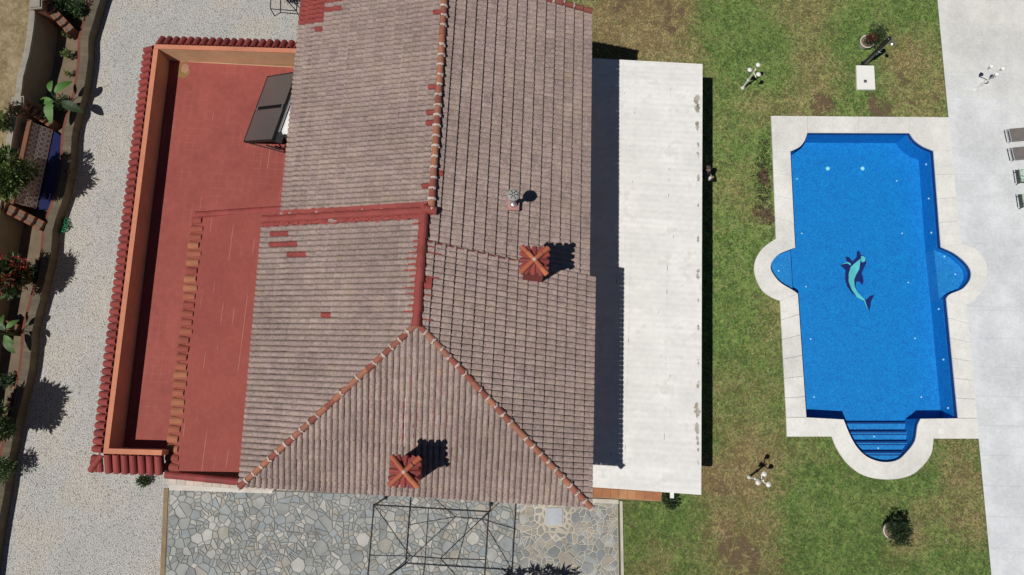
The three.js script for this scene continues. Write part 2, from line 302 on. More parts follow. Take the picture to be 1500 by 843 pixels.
  stone(px([[1404, 613.3], [1349, 614], [1368, 643], [1435, 643], [1432, 613.3]]));
  ring(stepIn, stepOut, 2);
  stone(px([[1236, 615], [1181.5, 612], [1152, 612], [1153, 640], [1219, 640]]));
  run([1181.5, 611.7], [1169, 430.5], [1152, 611.7], [1143, 441], 6);
  ring(lobeLin, lobeLout, 2);
  run([1165, 363], [1158, 222], [1137, 350], [1132, 222], 4);
  const lid = W(1380, 631, DECK); mesh('skimmer_lid', lathe([[0, 0.014], [0.1, 0.014], [0.11, 0.006], [0.11, 0]], 20, lid.x, lid.y, lid.z), M.white, pool);
  // drains, inlets
  const pale = mat([0.25, 0.75, 0.72], 0.5), dot = mat([0.6, 0.85, 0.9], 0.5);
  for (const q of [[1213, 247], [1264, 247]]) { const w = W(...q, POOL_Y); const d = mesh('floor_drain', lathe([[0.05, 0.02], [0.075, 0.02], [0.085, 0.0]], 16, w.x, w.y, w.z), pale, pool); mesh('grate', lathe([[0, 0.018], [0.05, 0.018]], 12, w.x, w.y, w.z), dot, d); }
  for (const [a, b, h] of [[1314, 265, 0], [1322, 342, 0], [1331, 414, 0], [1341, 496, 0], [1188, 497, 0], [1193, 582, 0], [1350, 582, 0], [1168, 262, 0.15], [1175, 342, 0.1], [1181, 420, 0.1], [1281, 640, 0.4], [1287, 657, 0.6], [1384, 376, 0.58], [1400, 402, 0.58], [1141, 397, 0.58]]) { const w = W(a, b, POOL_Y + h); mesh('inlet_nozzle', lathe([[0, 0.018], [0.022, 0.016], [0.03, 0]], 10, w.x, w.y, w.z), dot, pool); }
  for (const [a, b] of [[1364, 241], [1369, 291], [1373.6, 341], [1384, 453], [1391, 527], [1398, 598]]) { // on the right wall
    const y = -0.5; const w = W(a, b, y); let best = [9]; for (let i = 0; i < poolOutline.length; i++) { const s = poolOutline[i], e = poolOutline[(i + 1) % poolOutline.length]; if (s[0] < 13 || (s[1] - w.z) * (e[1] - w.z) > 0) continue; best = [s[0] + (e[0] - s[0]) * (w.z - s[1]) / (e[1] - s[1])]; }
    if (best[0] > 10) mesh('inlet_nozzle', tube([best[0] + 0.01, y, w.z], [best[0] - 0.03, y, w.z], 0.04, 0.03, 10), dot, pool);
  }
  // dolphin laid in mosaic
  const Z = l => l.map(q => xz(W(1220 + q[0] / 7.02, 350 + q[1] / 7.02, POOL_Y)));
  const navy = mat([0.012, 0.02, 0.16], 0.5, { map: grainA }), turq = mat([0.16, 0.72, 0.70], 0.5, { map: grainA });
  const dol = mesh('dolphin_mosaic', prism(Z([[250, 132], [272, 122], [292, 168], [322, 176], [342, 212], [346, 252], [322, 302], [300, 352], [320, 430], [308, 478], [272, 440], [242, 444], [236, 492], [262, 562], [322, 622], [350, 625], [382, 590], [432, 576], [398, 640], [380, 742], [350, 690], [335, 652], [270, 612], [200, 562], [150, 492], [128, 420], [132, 322], [78, 270], [150, 246], [130, 186], [168, 188], [206, 232], [246, 190]]), POOL_Y + 0.0005, POOL_Y + 0.006), navy, pool);
  mesh('belly', prism(Z([[288, 205], [274, 312], [240, 372], [220, 422], [226, 490], [256, 552], [332, 630], [362, 726], [343, 690], [325, 642], [250, 602], [195, 522], [165, 442], [165, 362], [185, 292], [240, 242]]), POOL_Y + 0.0065, POOL_Y + 0.010), turq, dol);
  mesh('head_patch', prism(Z([[292, 180], [318, 180], [338, 205], [330, 235], [305, 243], [290, 225]]), POOL_Y + 0.0065, POOL_Y + 0.010), turq, dol);
  mesh('fin_edge', prism(Z([[92, 266], [150, 240], [182, 252], [188, 276], [176, 270], [150, 252]]), POOL_Y + 0.0065, POOL_Y + 0.010), turq, dol);
  // water
  const wm = new THREE.MeshPhysicalMaterial({ transmission: 1, thickness: 0, roughness: 0.03, ior: 1.33, bumpMap: tex(1024, 6, (u, v) => fbm(u * 20, v * 20, 95, 3, 20), false), bumpScale: 0.02 }); wm.color.setRGB(0.86, 0.95, 1);
  const o = grow(-0.012), tri = []; for (const f of THREE.ShapeUtils.triangulateShape(o.map(q => new THREE.Vector2(...q)), [])) { let [a, b, c] = f.map(i => o[i]); if ((b[0] - a[0]) * (c[1] - a[1]) - (b[1] - a[1]) * (c[0] - a[0]) > 0) [b, c] = [c, b]; tri.push(a[0], -0.1, a[1], b[0], -0.1, b[1], c[0], -0.1, c[1]); }
  structure('pool_water', soup(tri), wm);
}

// ------------------------------------------------------------------ the house: local frame at its roof corner, u right along the eave, v up the picture (= -z)
const HO = W(358, 712, 5.65), HANG = 3.26 * Math.PI / 180;
const house = thing('house', 'villa with mauve brown tiled hip roof, red roof terrace and two chimneys', 'house', [HO.x, 0, HO.z], -HANG);
const L3 = (u, v, h) => V(u, h, -v);
const hW = (u, v, h) => V(HO.x + u * Math.cos(HANG) + v * Math.sin(HANG), h, HO.z + u * Math.sin(HANG) - v * Math.cos(HANG));
const HLp = (a, b, h) => { const w = W(a, b, h), dx = w.x - HO.x, dz = w.z - HO.z; return [dx * Math.cos(HANG) + dz * Math.sin(HANG), dx * Math.sin(HANG) - dz * Math.cos(HANG)]; };
const HE = 5.62, HR = 7.4;
// clip triangles (flat number array, 3 corners each, with colours) by a vertical plane in (u, v): keep a*u + b*v <= c
function clipTris(pos, col, a, b, c) {
  const P2 = [], C2 = [];
  for (let i = 0; i < pos.length; i += 9) {
    let poly = [0, 1, 2].map(k => ({ p: pos.slice(i + k * 3, i + k * 3 + 3), c: col.slice(i + k * 3, i + k * 3 + 3) })), out = [];
    for (let k = 0; k < 3; k++) { const p = poly[k], q = poly[(k + 1) % 3], d = a * p.p[0] - b * p.p[2] - c, e = a * q.p[0] - b * q.p[2] - c; if (d <= 0) out.push(p); if (d * e < 0) { const t = d / (d - e); out.push({ p: p.p.map((v, m) => v + (q.p[m] - v) * t), c: p.c }); } }
    for (let k = 1; k + 1 < out.length; k++) for (const q of [out[0], out[k], out[k + 1]]) { P2.push(...q.p); C2.push(...q.c); }
  }
  return [P2, C2];
}
const PROF = []; // one roll of a tile, x 0..1 -> height 0..1
for (const x of [0, 0.05, 0.15, 0.34, 0.64, 0.84, 0.95, 1]) PROF.push(x);
const rollAt = (x, e) => x === 0 || x === 1 ? 0 : Math.pow(Math.sin(Math.PI * x), e);
const allTiles = []; const tr = rng(1234);
// E0-E1 along the eave, R0-R1 along the top; nc double-roll tiles across, nr courses; planes clip; paint(u, v) -> red?
function slope(name, E0, E1, R0, R1, nc, nr, planes, paint, lift = 0, [rollH, rollE, gp, butt] = [0.07, 0.62, 0.012, 0.05]) {
  const part = new THREE.Group(); part.name = name; house.add(part);
  const n = E1.clone().sub(E0).cross(R0.clone().sub(E0)).normalize(); if (n.y < 0) n.negate();
  const at = (s, t, h) => { const p = E0.clone().lerp(E1, s).lerp(R0.clone().lerp(R1, s), t); return p.addScaledVector(n, h + lift); };
  // boarding under the tiles
  { const N = 8, pos = [], col = []; for (let i = 0; i < N; i++) for (let j = 0; j < N; j++) { const q = [[i, j], [i + 1, j], [i + 1, j + 1], [i, j], [i + 1, j + 1], [i, j + 1]]; for (const h of [-0.015, -0.1]) for (const [a, b] of q) { const p = at(a / N, 0.012 + 0.98 * b / N, h); pos.push(p.x, p.y, p.z); col.push(1, 1, 1); } }
    let d = [pos, col]; for (const pl of planes) d = clipTris(...d, ...pl); mesh('roof_boarding', soup(d[0]), M.deckUnder, part); }
  for (let i = 0; i < nc; i++) for (let j = 0; j < nr; j++) {
    const pos = [], col = [], jit = [(tr() - 0.5) * 0.006, (tr() - 0.5) * 0.005]; const cen = at((i + 0.5) / nc, (j + 0.5) / nr, 0);
    const q = 0.95 + 0.1 * tr(), warm = tr(); const base = [0.392 * q, (0.296 + 0.008 * warm) * q, (0.279 - 0.012 * warm) * q];
    const patch = 0.8 + 0.4 * fbm(cen.x * 0.6, cen.z * 0.6, 101, 3);
    for (let rl = 0; rl < 2; rl++) {
      const rc = at((i + 0.25 + rl * 0.5) / nc, (j + 0.5) / nr, 0); const red = paint(rc.x, -rc.z, j / nr, tr());
      const k = 0.95 + 0.1 * tr(), c = red ? [0.30 + 0.04 * k, 0.068, 0.06] : base.map(v => v * k * patch);
      const pt = (x, t, e) => at((i + (rl + mix(gp, 1 - gp, x)) * 0.5) / nc + jit[0] * 0.15, (j + t) / nr, e);
      const lo = butt + jit[1], up = -0.01;
      for (let a = 0; a + 1 < PROF.length; a++) {
        const x0 = PROF[a], x1 = PROF[a + 1], h0 = rollAt(x0, rollE), h1 = rollAt(x1, rollE), H = rollH;
        const A = pt(x0, -0.012, lo + h0 * H), B = pt(x1, -0.012, lo + h1 * H), C = pt(x1, 1.06, up + h1 * H), D = pt(x0, 1.06, up + h0 * H), A2 = pt(x0, -0.012, -0.012), B2 = pt(x1, -0.012, -0.012);
        for (const v of [A, B, C, A, C, D, A2, B2, B, A2, B, A]) { pos.push(v.x, v.y, v.z); col.push(...c); }
      }
    }
    let d = [pos, col]; const full = pos.length; for (const pl of planes) { d = clipTris(...d, ...pl); if (!d[0].length) break; }
    if (d[0].length < 27) continue;
    const w = hW(cen.x, -cen.z, cen.y), dep = (CAM_H - w.y) * cT - w.z * sT, vis = Math.abs(w.x / dep) < 0.70 && (w.z * cT + (CAM_H - w.y) * sT) / dep > -0.39;
    allTiles.push({ d, part, whole: d[0].length === full, rank: vis ? (d[0].length === full ? 0 : 6) + dep - 5 * Math.max(0, n.dot(V(-w.x, CAM_H - w.y, -w.z).normalize())) : 1e3 });
  }
  return { part, at };
}
// key points (u, v)
const AP = [4.70, 4.6];
const hipL = (() => { const [a, b] = [[-0.16, 0], AP]; return [b[1] - a[1], -(b[0] - a[0])]; })(); // normal helper
const planeThrough = (p, q, keep) => { let a = q[1] - p[1], b = -(q[0] - p[0]); const c = a * p[0] + b * p[1]; if (a * keep[0] + b * keep[1] > c) return [-a, -b, -c]; return [a, b, c]; };
const near = (list, u, v) => list.some(([a, b, c, d]) => u > a && u < b && v > c && v < d);
const box2 = (x0, y0, x1, y1, h) => { const p = [[x0, y0], [x1, y0], [x1, y1], [x0, y1]].map(q => HLp(q[0], q[1], h)); return [Math.min(...p.map(q => q[0])), Math.max(...p.map(q => q[0])), Math.min(...p.map(q => q[1])) + 0.02, Math.max(...p.map(q => q[1])) - 0.02]; };
const redLL = [box2(397, 343, 424, 346, 5.8), box2(396, 358, 438, 361, 5.85), box2(423, 371, 451, 374, 6.0), box2(474, 460, 490, 463, 6.3)].map(([a, b, c, d]) => [a, b, (c + d) / 2 - 0.085, (c + d) / 2 + 0.085]);
const S_LL = slope('roof_slope', L3(-0.12, -0.1, HE), L3(-0.38, 7.62, HE), L3(4.73, -0.1, HR), L3(4.65, 7.66, HR), 24, 16,
  [planeThrough([-0.12, 0], AP, [0, 4])], (u, v, t, q) => near(redLL, u, v) || (v > 7.42 && q < 0.9));
const S_HIP = slope('roof_slope', L3(-0.18, 0, HE), L3(9.68, 0, HE), L3(-0.18, 4.6, HR), L3(9.68, 4.6, HR), 30, 16,
  [planeThrough([-0.12, 0], AP, [4.7, 0]), planeThrough([9.66, 0], AP, [4.7, 0])], () => false);
const S_RL = slope('roof_slope', L3(9.66, -0.1, HE - 0.04), L3(9.52, 6.5, HE - 0.04), L3(4.67, -0.1, HR - 0.02), L3(4.65, 6.9, HR - 0.02), 21, 17,
  [planeThrough([9.66, 0], AP, [9, 5])], (u, v, t, q) => t > 0.93 && q < 0.5 && v > 5.6 && v < 6.3, 0.045, [0.045, 0.3, 0.024, 0.055]);
const redUL = [box2(448, -20, 478, 33, 5.9), box2(456, 30, 472, 36, 5.9), box2(464, 40, 480, 49, 5.95), box2(478, 14, 510, 22, 6.0), box2(478, -20, 530, 4, 6.1), box2(530, -20, 640, -6, 6.6)];
const S_UL = slope('roof_slope', L3(0.2, 7.6, HE + 0.16), L3(0.03, 15.02, HE + 0.16), L3(4.83, 7.6, HR - 0.03), L3(4.7, 15.02, HR - 0.03), 24, 16, [],
  (u, v, t, q) => near(redUL, u, v) || (v < 7.95 && q < 0.7) || (t > 0.93 && q < 0.07), 0.0);
const S_UR = slope('roof_slope', L3(9.36, 6.35, HE), L3(9.12, 15.0, HE), L3(4.72, 6.6, HR - 0.03), L3(4.7, 15.0, HR - 0.03), 27, 15, [], (u, v, t, q) => (t > 0.93 && q < 0.06) || (v < 6.6 && false), 0, [0.03, 0.42, 0.004, 0.062]);
{ // the 300 tiles that show largest stay single; the rest is one mass per slope
  allTiles.sort((a, b) => a.rank - b.rank);
  const rest = new Map();
  allTiles.forEach((t, i) => { if (i < 300) mesh('roof_tile', soup(...t.d), M.tile, t.part); else { const r = rest.get(t.part) ?? [[], []]; r[0].push(t.d[0]); r[1].push(t.d[1]); rest.set(t.part, r); } });
  for (const [part, [p, c]] of rest) { const m = mesh('roof_tiles', soup(p.flat(), c.flat()), M.tile, part); m.userData.kind = 'stuff'; }
}
// half-round cap tiles along a line of points in house coordinates
function barrel(a, b, r0, r1, mtl, name, parent, up = V(0, 1, 0), lift = 0) {
  const d = b.clone().sub(a), L = d.length(); d.normalize(); const side = d.clone().cross(up).normalize(), n = side.clone().cross(d).normalize(); const N = 7, pos = [];
  const pt = (e, k, r, t = 0) => { const th = Math.PI * k / N; return (e ? b : a).clone().addScaledVector(side, Math.cos(th) * (r - t)).addScaledVector(n, Math.sin(th) * (r - t) + lift); };
  const quad = (A, B, C, D) => { for (const v of [A, B, C, A, C, D]) pos.push(v.x, v.y, v.z); };
  for (let k = 0; k < N; k++) { quad(pt(0, k, r0), pt(0, k + 1, r0), pt(1, k + 1, r1), pt(1, k, r1)); quad(pt(0, k, r0), pt(0, k, r0, 0.015), pt(0, k + 1, r0, 0.015), pt(0, k + 1, r0)); quad(pt(1, k, r1), pt(1, k + 1, r1), pt(1, k + 1, r1, 0.015), pt(1, k, r1, 0.015)); quad(pt(0, k, r0, 0.015), pt(1, k, r1, 0.015), pt(1, k + 1, r1, 0.015), pt(0, k + 1, r0, 0.015)); }
  return mesh(name, soup(pos), mtl, parent);
}
const rr = rng(555);
function capRow(p, q, len, r, mats, name, { mortar = true, lift = 0.03, amount = 1 } = {}) {
  const n = Math.max(1, Math.round(p.distanceTo(q) / len)), mor = [];
  for (let i = 0; i < n; i++) {
    const a = p.clone().lerp(q, i / n), b = p.clone().lerp(q, (i + 1.16) / n); a.y += lift + 0.02; b.y += lift - 0.01; const w = (rr() - 0.5) * 0.012; a.x += w; b.x += w;
    barrel(a, b, r * (1.04 + rr() * 0.08), r * 0.86, mats[Math.floor(rr() * mats.length)], name, house);
    if (mortar && rr() < 0.92 * amount) { // a smear of mortar round the joint, broken at both ends
      const d = b.clone().sub(a).normalize(), sd = d.clone().cross(V(0, 1, 0)).normalize(), n2 = sd.clone().cross(d), pos = [], N = 9, k0 = Math.floor(rr() * 3), k1 = N - Math.floor(rr() * 4), R0 = r * 1.16;
      const pt = (k, w, e) => a.clone().addScaledVector(sd, Math.cos(Math.PI * k / N) * (R0 + e)).addScaledVector(n2, Math.sin(Math.PI * k / N) * (R0 + e)).addScaledVector(d, -0.035 - 0.03 * hash(i, k + (w ? 20 : 0), 3) + (w ? 0.035 + 0.035 * hash(i, k, 5) : 0));
      for (let k = k0; k < k1; k++) { const q = [pt(k, 0, 0.004), pt(k + 1, 0, 0.004), pt(k + 1, 1, 0.012), pt(k, 1, 0.012), pt(k, 0, -0.03), pt(k + 1, 0, -0.03), pt(k + 1, 1, -0.03), pt(k, 1, -0.03)]; for (const f of [[0, 1, 2, 0, 2, 3], [0, 4, 5, 0, 5, 1], [3, 2, 6, 3, 6, 7]]) for (const m of f) pos.push(q[m].x, q[m].y, q[m].z); }
      if (pos.length) mor.push(soup(pos)); }
  }
  if (mor.length) mesh('mortar', mor, M.mortar, house).userData.kind = 'stuff';
}
capRow(L3(4.83, 7.75, HR), L3(4.7, 15.05, HR), 0.31, 0.1, M.ridge, 'ridge_tile', { amount: 1 });
capRow(L3(-0.12, -0.03, HE + 0.02), L3(AP[0], AP[1], HR), 0.31, 0.088, M.ridge, 'hip_tile');
capRow(L3(9.67, -0.03, HE + 0.02), L3(AP[0], AP[1], HR), 0.31, 0.088, M.ridge, 'hip_tile');
capRow(L3(AP[0] - 0.02, AP[1] - 0.1, HR + 0.01), L3(4.64, 7.72, HR + 0.01), 0.4, 0.13, [M.redRidge], 'ridge_tile', { mortar: false });
capRow(L3(-0.38, 7.66, HE + 0.04), L3(4.65, 7.7, HR + 0.02), 0.4, 0.12, [M.redRidge], 'verge_tile', { mortar: false });
mesh('verge_flashing', (() => { const pos = []; const A = L3(-0.36, 7.52, HE + 0.075), B = L3(4.62, 7.56, HR + 0.05), C = L3(4.7, 7.98, HR + 0.045), D = L3(0.1, 7.9, HE + 0.23); for (const v of [A, B, C, A, C, D]) pos.push(v.x, v.y, v.z); for (const v of [A, B, C, A, C, D]) pos.push(v.x, v.y - 0.05, v.z); return soup(pos); })(), M.redRidge, house);
capRow(L3(9.14, 14.99, HE + 0.05), L3(4.7, 15.02, HR), 0.34, 0.09, [M.ridge[2], M.redRidge], 'verge_tile', { amount: 0.6 });
capRow(L3(0.02, 15.02, HE + 0.2), L3(4.7, 15.02, HR), 0.34, 0.09, [M.redRidge, M.ridge[1]], 'verge_tile', { amount: 0.8 });
capRow(L3(4.6, 7.75, HR + 0.02), L3(4.92, 7.72, HR + 0.02), 0.3, 0.13, [M.redRidge], 'ridge_tile', { mortar: false });
// thin lines of red sealant and mortar on the slopes
function sealant(S, s0, t0, s1, t1, w, m) {
  const a = S.at(s0, t0, 0.075), b = S.at(s1, t1, 0.075), d = b.clone().sub(a); const n = Math.max(1, Math.ceil(d.length() / 0.3)), sd = d.clone().normalize().cross(V(0, 1, 0)).normalize(), r = rng(Math.round(s0 * 999 + t0 * 77)), pos = [];
  const pt = (i, k) => { const q = S.at(mix(s0, s1, i / n), mix(t0, t1, i / n), 0.082); return q.addScaledVector(sd, k * w * (0.6 + 0.6 * hash(i, k, 7)) / 2); };
  for (let i = 0; i < n; i++) for (const v of [pt(i, -1), pt(i, 1), pt(i + 1, 1), pt(i, -1), pt(i + 1, 1), pt(i + 1, -1)]) pos.push(v.x, v.y, v.z);
  mesh('sealant_line', soup(pos), m, S.part);
}
{
  const pinkish = mat([0.6, 0.42, 0.4], 0.9), red = M.redRidge, dkRed = mat([0.16, 0.04, 0.035], 0.9);
  sealant(S_HIP, 0.4685, 0.30, 0.4685, 0.58, 0.035, pinkish); sealant(S_HIP, 0.463, 0.30, 0.463, 0.56, 0.03, red); sealant(S_HIP, 0.493, 0.32, 0.493, 0.46, 0.02, red);
  for (let k = 0; k < 22; k++) { const s = 0.36 + 0.26 * tr(), c = Math.round(s * 60) / 60, t = 0.15 + 0.5 * tr(); sealant(S_HIP, c, t, c, t + 0.05 + 0.2 * tr(), 0.018, tr() < 0.5 ? red : dkRed); }
  for (let k = 0; k < 12; k++) { const s = 0.36 + 0.26 * tr(), t = Math.round((0.2 + 0.45 * tr()) * 16) / 16; sealant(S_HIP, s, t, s + 0.02 + 0.03 * tr(), t, 0.02, red); }
  for (let k = 0; k < 12; k++) { const c = 5 + Math.floor(tr() * 5), s = 0.13 + 0.2 * tr(), t = 1 - (3 + Math.floor(tr() * 5) + 0.5) / 15; sealant(S_UR, s, Math.round(t * 15) / 15, s + 0.012 + 0.03 * tr(), Math.round(t * 15) / 15, 0.02, tr() < 0.6 ? red : dkRed); }
  for (let k = 0; k < 48; k++) { const c = (k + 0.5 * (tr() < 0.25)) / 48, L = 0.02 + 0.055 * tr() * (k < 42 ? 1 : 0.5); if (c > 0.63) sealant(S_LL, c, 0.985 - L, c, 0.99, 0.05 + 0.03 * tr(), red); }
  for (let k = 0; k < 60; k++) { const t = 0.02 + 0.94 * k / 60, d = (tr() < 0.5 ? 0.985 : 0.978); sealant(S_LL, d - 0.006 * tr(), t, d, t + 0.016, 0.05 + 0.08 * tr(), red); sealant(S_UL, 0.04 + 0.012 * tr(), t, 0.04, t + 0.016, 0.05 + 0.08 * tr(), red); }
  for (let k = 29; k < 42; k++) { const c = k / 42, L = 0.01 + 0.05 * tr(); if (tr() < 0.5) sealant(S_RL, c, 0.95 - L, c, 0.97, 0.05, red); }
  sealant(S_RL, 0.993, 0.28, 0.993, 0.98, 0.05, dkRed);
}
// walls below the roof, eaves board
mesh('wall', [prism([[0.6, -0.8], [8.9, -0.8], [8.9, -14.4], [0.6, -14.4]].map(q => q), 0, 5.4, 0, true)], M.wallRender, house);
mesh('eaves_soffit', [prism([[0.05, -0.25], [9.42, -0.25], [9.38, -6.4], [9.15, -6.6], [9.0, -14.9], [0.2, -14.9], [0.35, -7.7], [-0.15, -7.4]], 5.36, 5.5, 0, true)], M.wallRender, house);
// gable infill under the top verge
mesh('gable_wall', (() => { const p = []; for (const v of [L3(0.3, 14.85, 5.5), L3(4.75, 14.85, 7.2), L3(8.95, 14.85, 5.5)]) p.push(v.x, v.y, v.z); for (const v of [L3(0.3, 14.7, 5.5), L3(8.95, 14.7, 5.5), L3(4.75, 14.7, 7.2)]) p.push(v.x, v.y, v.z); return soup(p); })(), M.wallRender, house);

// chimneys
function chimney(u, v, hRoof, top, size, label) {
  const c = new THREE.Group(); c.name = 'chimney'; c.position.set(u, hRoof, -v); house.add(c); c.userData.label = label;
  const H = top - hRoof, b = size * 0.42, e = size / 2, capY = H - size * 0.25;
  mesh('stack', [box(b * 2, capY + 0.6, b * 2, 0, capY / 2 - 0.3, 0), box(b * 2 + 0.1, 0.06, b * 2 + 0.1, 0, capY - 0.03, 0)], M.redRidge, c);
  const pk = V(0, H - 0.06, 0), cs = [[-e, -e], [e, -e], [e, e], [-e, e]].map(q => V(q[0], capY, q[1]));
  { const pos = []; for (let k = 0; k < 4; k++) for (const q of [cs[k], pk, cs[(k + 1) % 4]]) pos.push(q.x, q.y, q.z); for (const q of [cs[0], cs[1], cs[2], cs[0], cs[2], cs[3]]) pos.push(q.x, q.y, q.z); mesh('cap_slab', soup(pos), M.redRidge, c); }
  for (let k = 0; k < 4; k++) { // three cover tiles on each face
    const a = cs[k], d = cs[(k + 1) % 4]; for (const f of [0.22, 0.5, 0.78]) { const p = a.clone().lerp(d, f), t = f === 0.5 ? 0.72 : 0.36; const q = p.clone().lerp(pk, t); const out = p.clone().setY(0).normalize().multiplyScalar(0.05); const s = p.clone().add(out); s.y -= 0.005; barrel(s, q, 0.075, 0.05, M.coping[Math.floor(rr() * 3)], 'cover_tile', c, V(0, 1, 0), -0.02); }
  }
  for (const q of cs) { const o = q.clone().multiplyScalar(1.06); o.y = capY + 0.02; const m = o.clone().lerp(pk, 0.55); barrel(o, m.clone().setY(m.y + 0.02), 0.078, 0.062, M.chimneyTile[Math.floor(rr() * 2)], 'hip_tile', c, V(0, 1, 0), 0.02); const m2 = o.clone().lerp(pk, 0.48); barrel(m2.setY(m2.y + 0.045), pk.clone().setY(pk.y + 0.04), 0.072, 0.058, M.chimneyTile[Math.floor(rr() * 2)], 'hip_tile', c, V(0, 1, 0), 0.02); }
  const g = new THREE.IcosahedronGeometry(0.05, 1); g.scale(1, 0.5, 1); g.translate(0, H + 0.045, 0); mesh('mortar', boxUV(g), M.mortar, c);
}
chimney(4.69, 0.78, 5.92, 7.66, 0.68, 'chimney with tiled cap above the hip end of the roof');
chimney(7.70, 6.40, 6.28, 7.95, 0.66, 'chimney with tiled cap on the slope beside the porch');
{ // metal flue
  const [u, v] = HLp(752, 298, 6.75), c = new THREE.Group(); c.name = 'flue_pipe'; c.position.set(u, 6.5, -v); house.add(c);
  mesh('pipe', [tube([0, -0.1, 0], [0, 0.95, 0], 0.06, 0.06, 14), tube([0, -0.1, 0], [0, 0.28, 0], 0.12, 0.1, 12)], M.metal, c);
  mesh('collar', [box(0.34, 0.1, 0.34, 0, 0.1, 0)], mat([0.5, 0.25, 0.22], 0.9, { map: grainA }), c);
  mesh('cowl', [tube([0, 0.9, 0], [0, 1.02, 0], 0.15, 0.17, 18), tube([0, 1.02, 0], [0, 1.07, 0], 0.17, 0.1, 18)], mat([0.36, 0.36, 0.35], 0.6, { map: grainA }), c);
  for (let k = 0; k < 6; k++) { const a = k * Math.PI / 3; mesh('cowl_rib', tube([Math.cos(a) * 0.13, 1.055, Math.sin(a) * 0.13], [Math.cos(a) * 0.03, 1.085, Math.sin(a) * 0.03], 0.012, 0.012, 6), M.iron, c); }
}

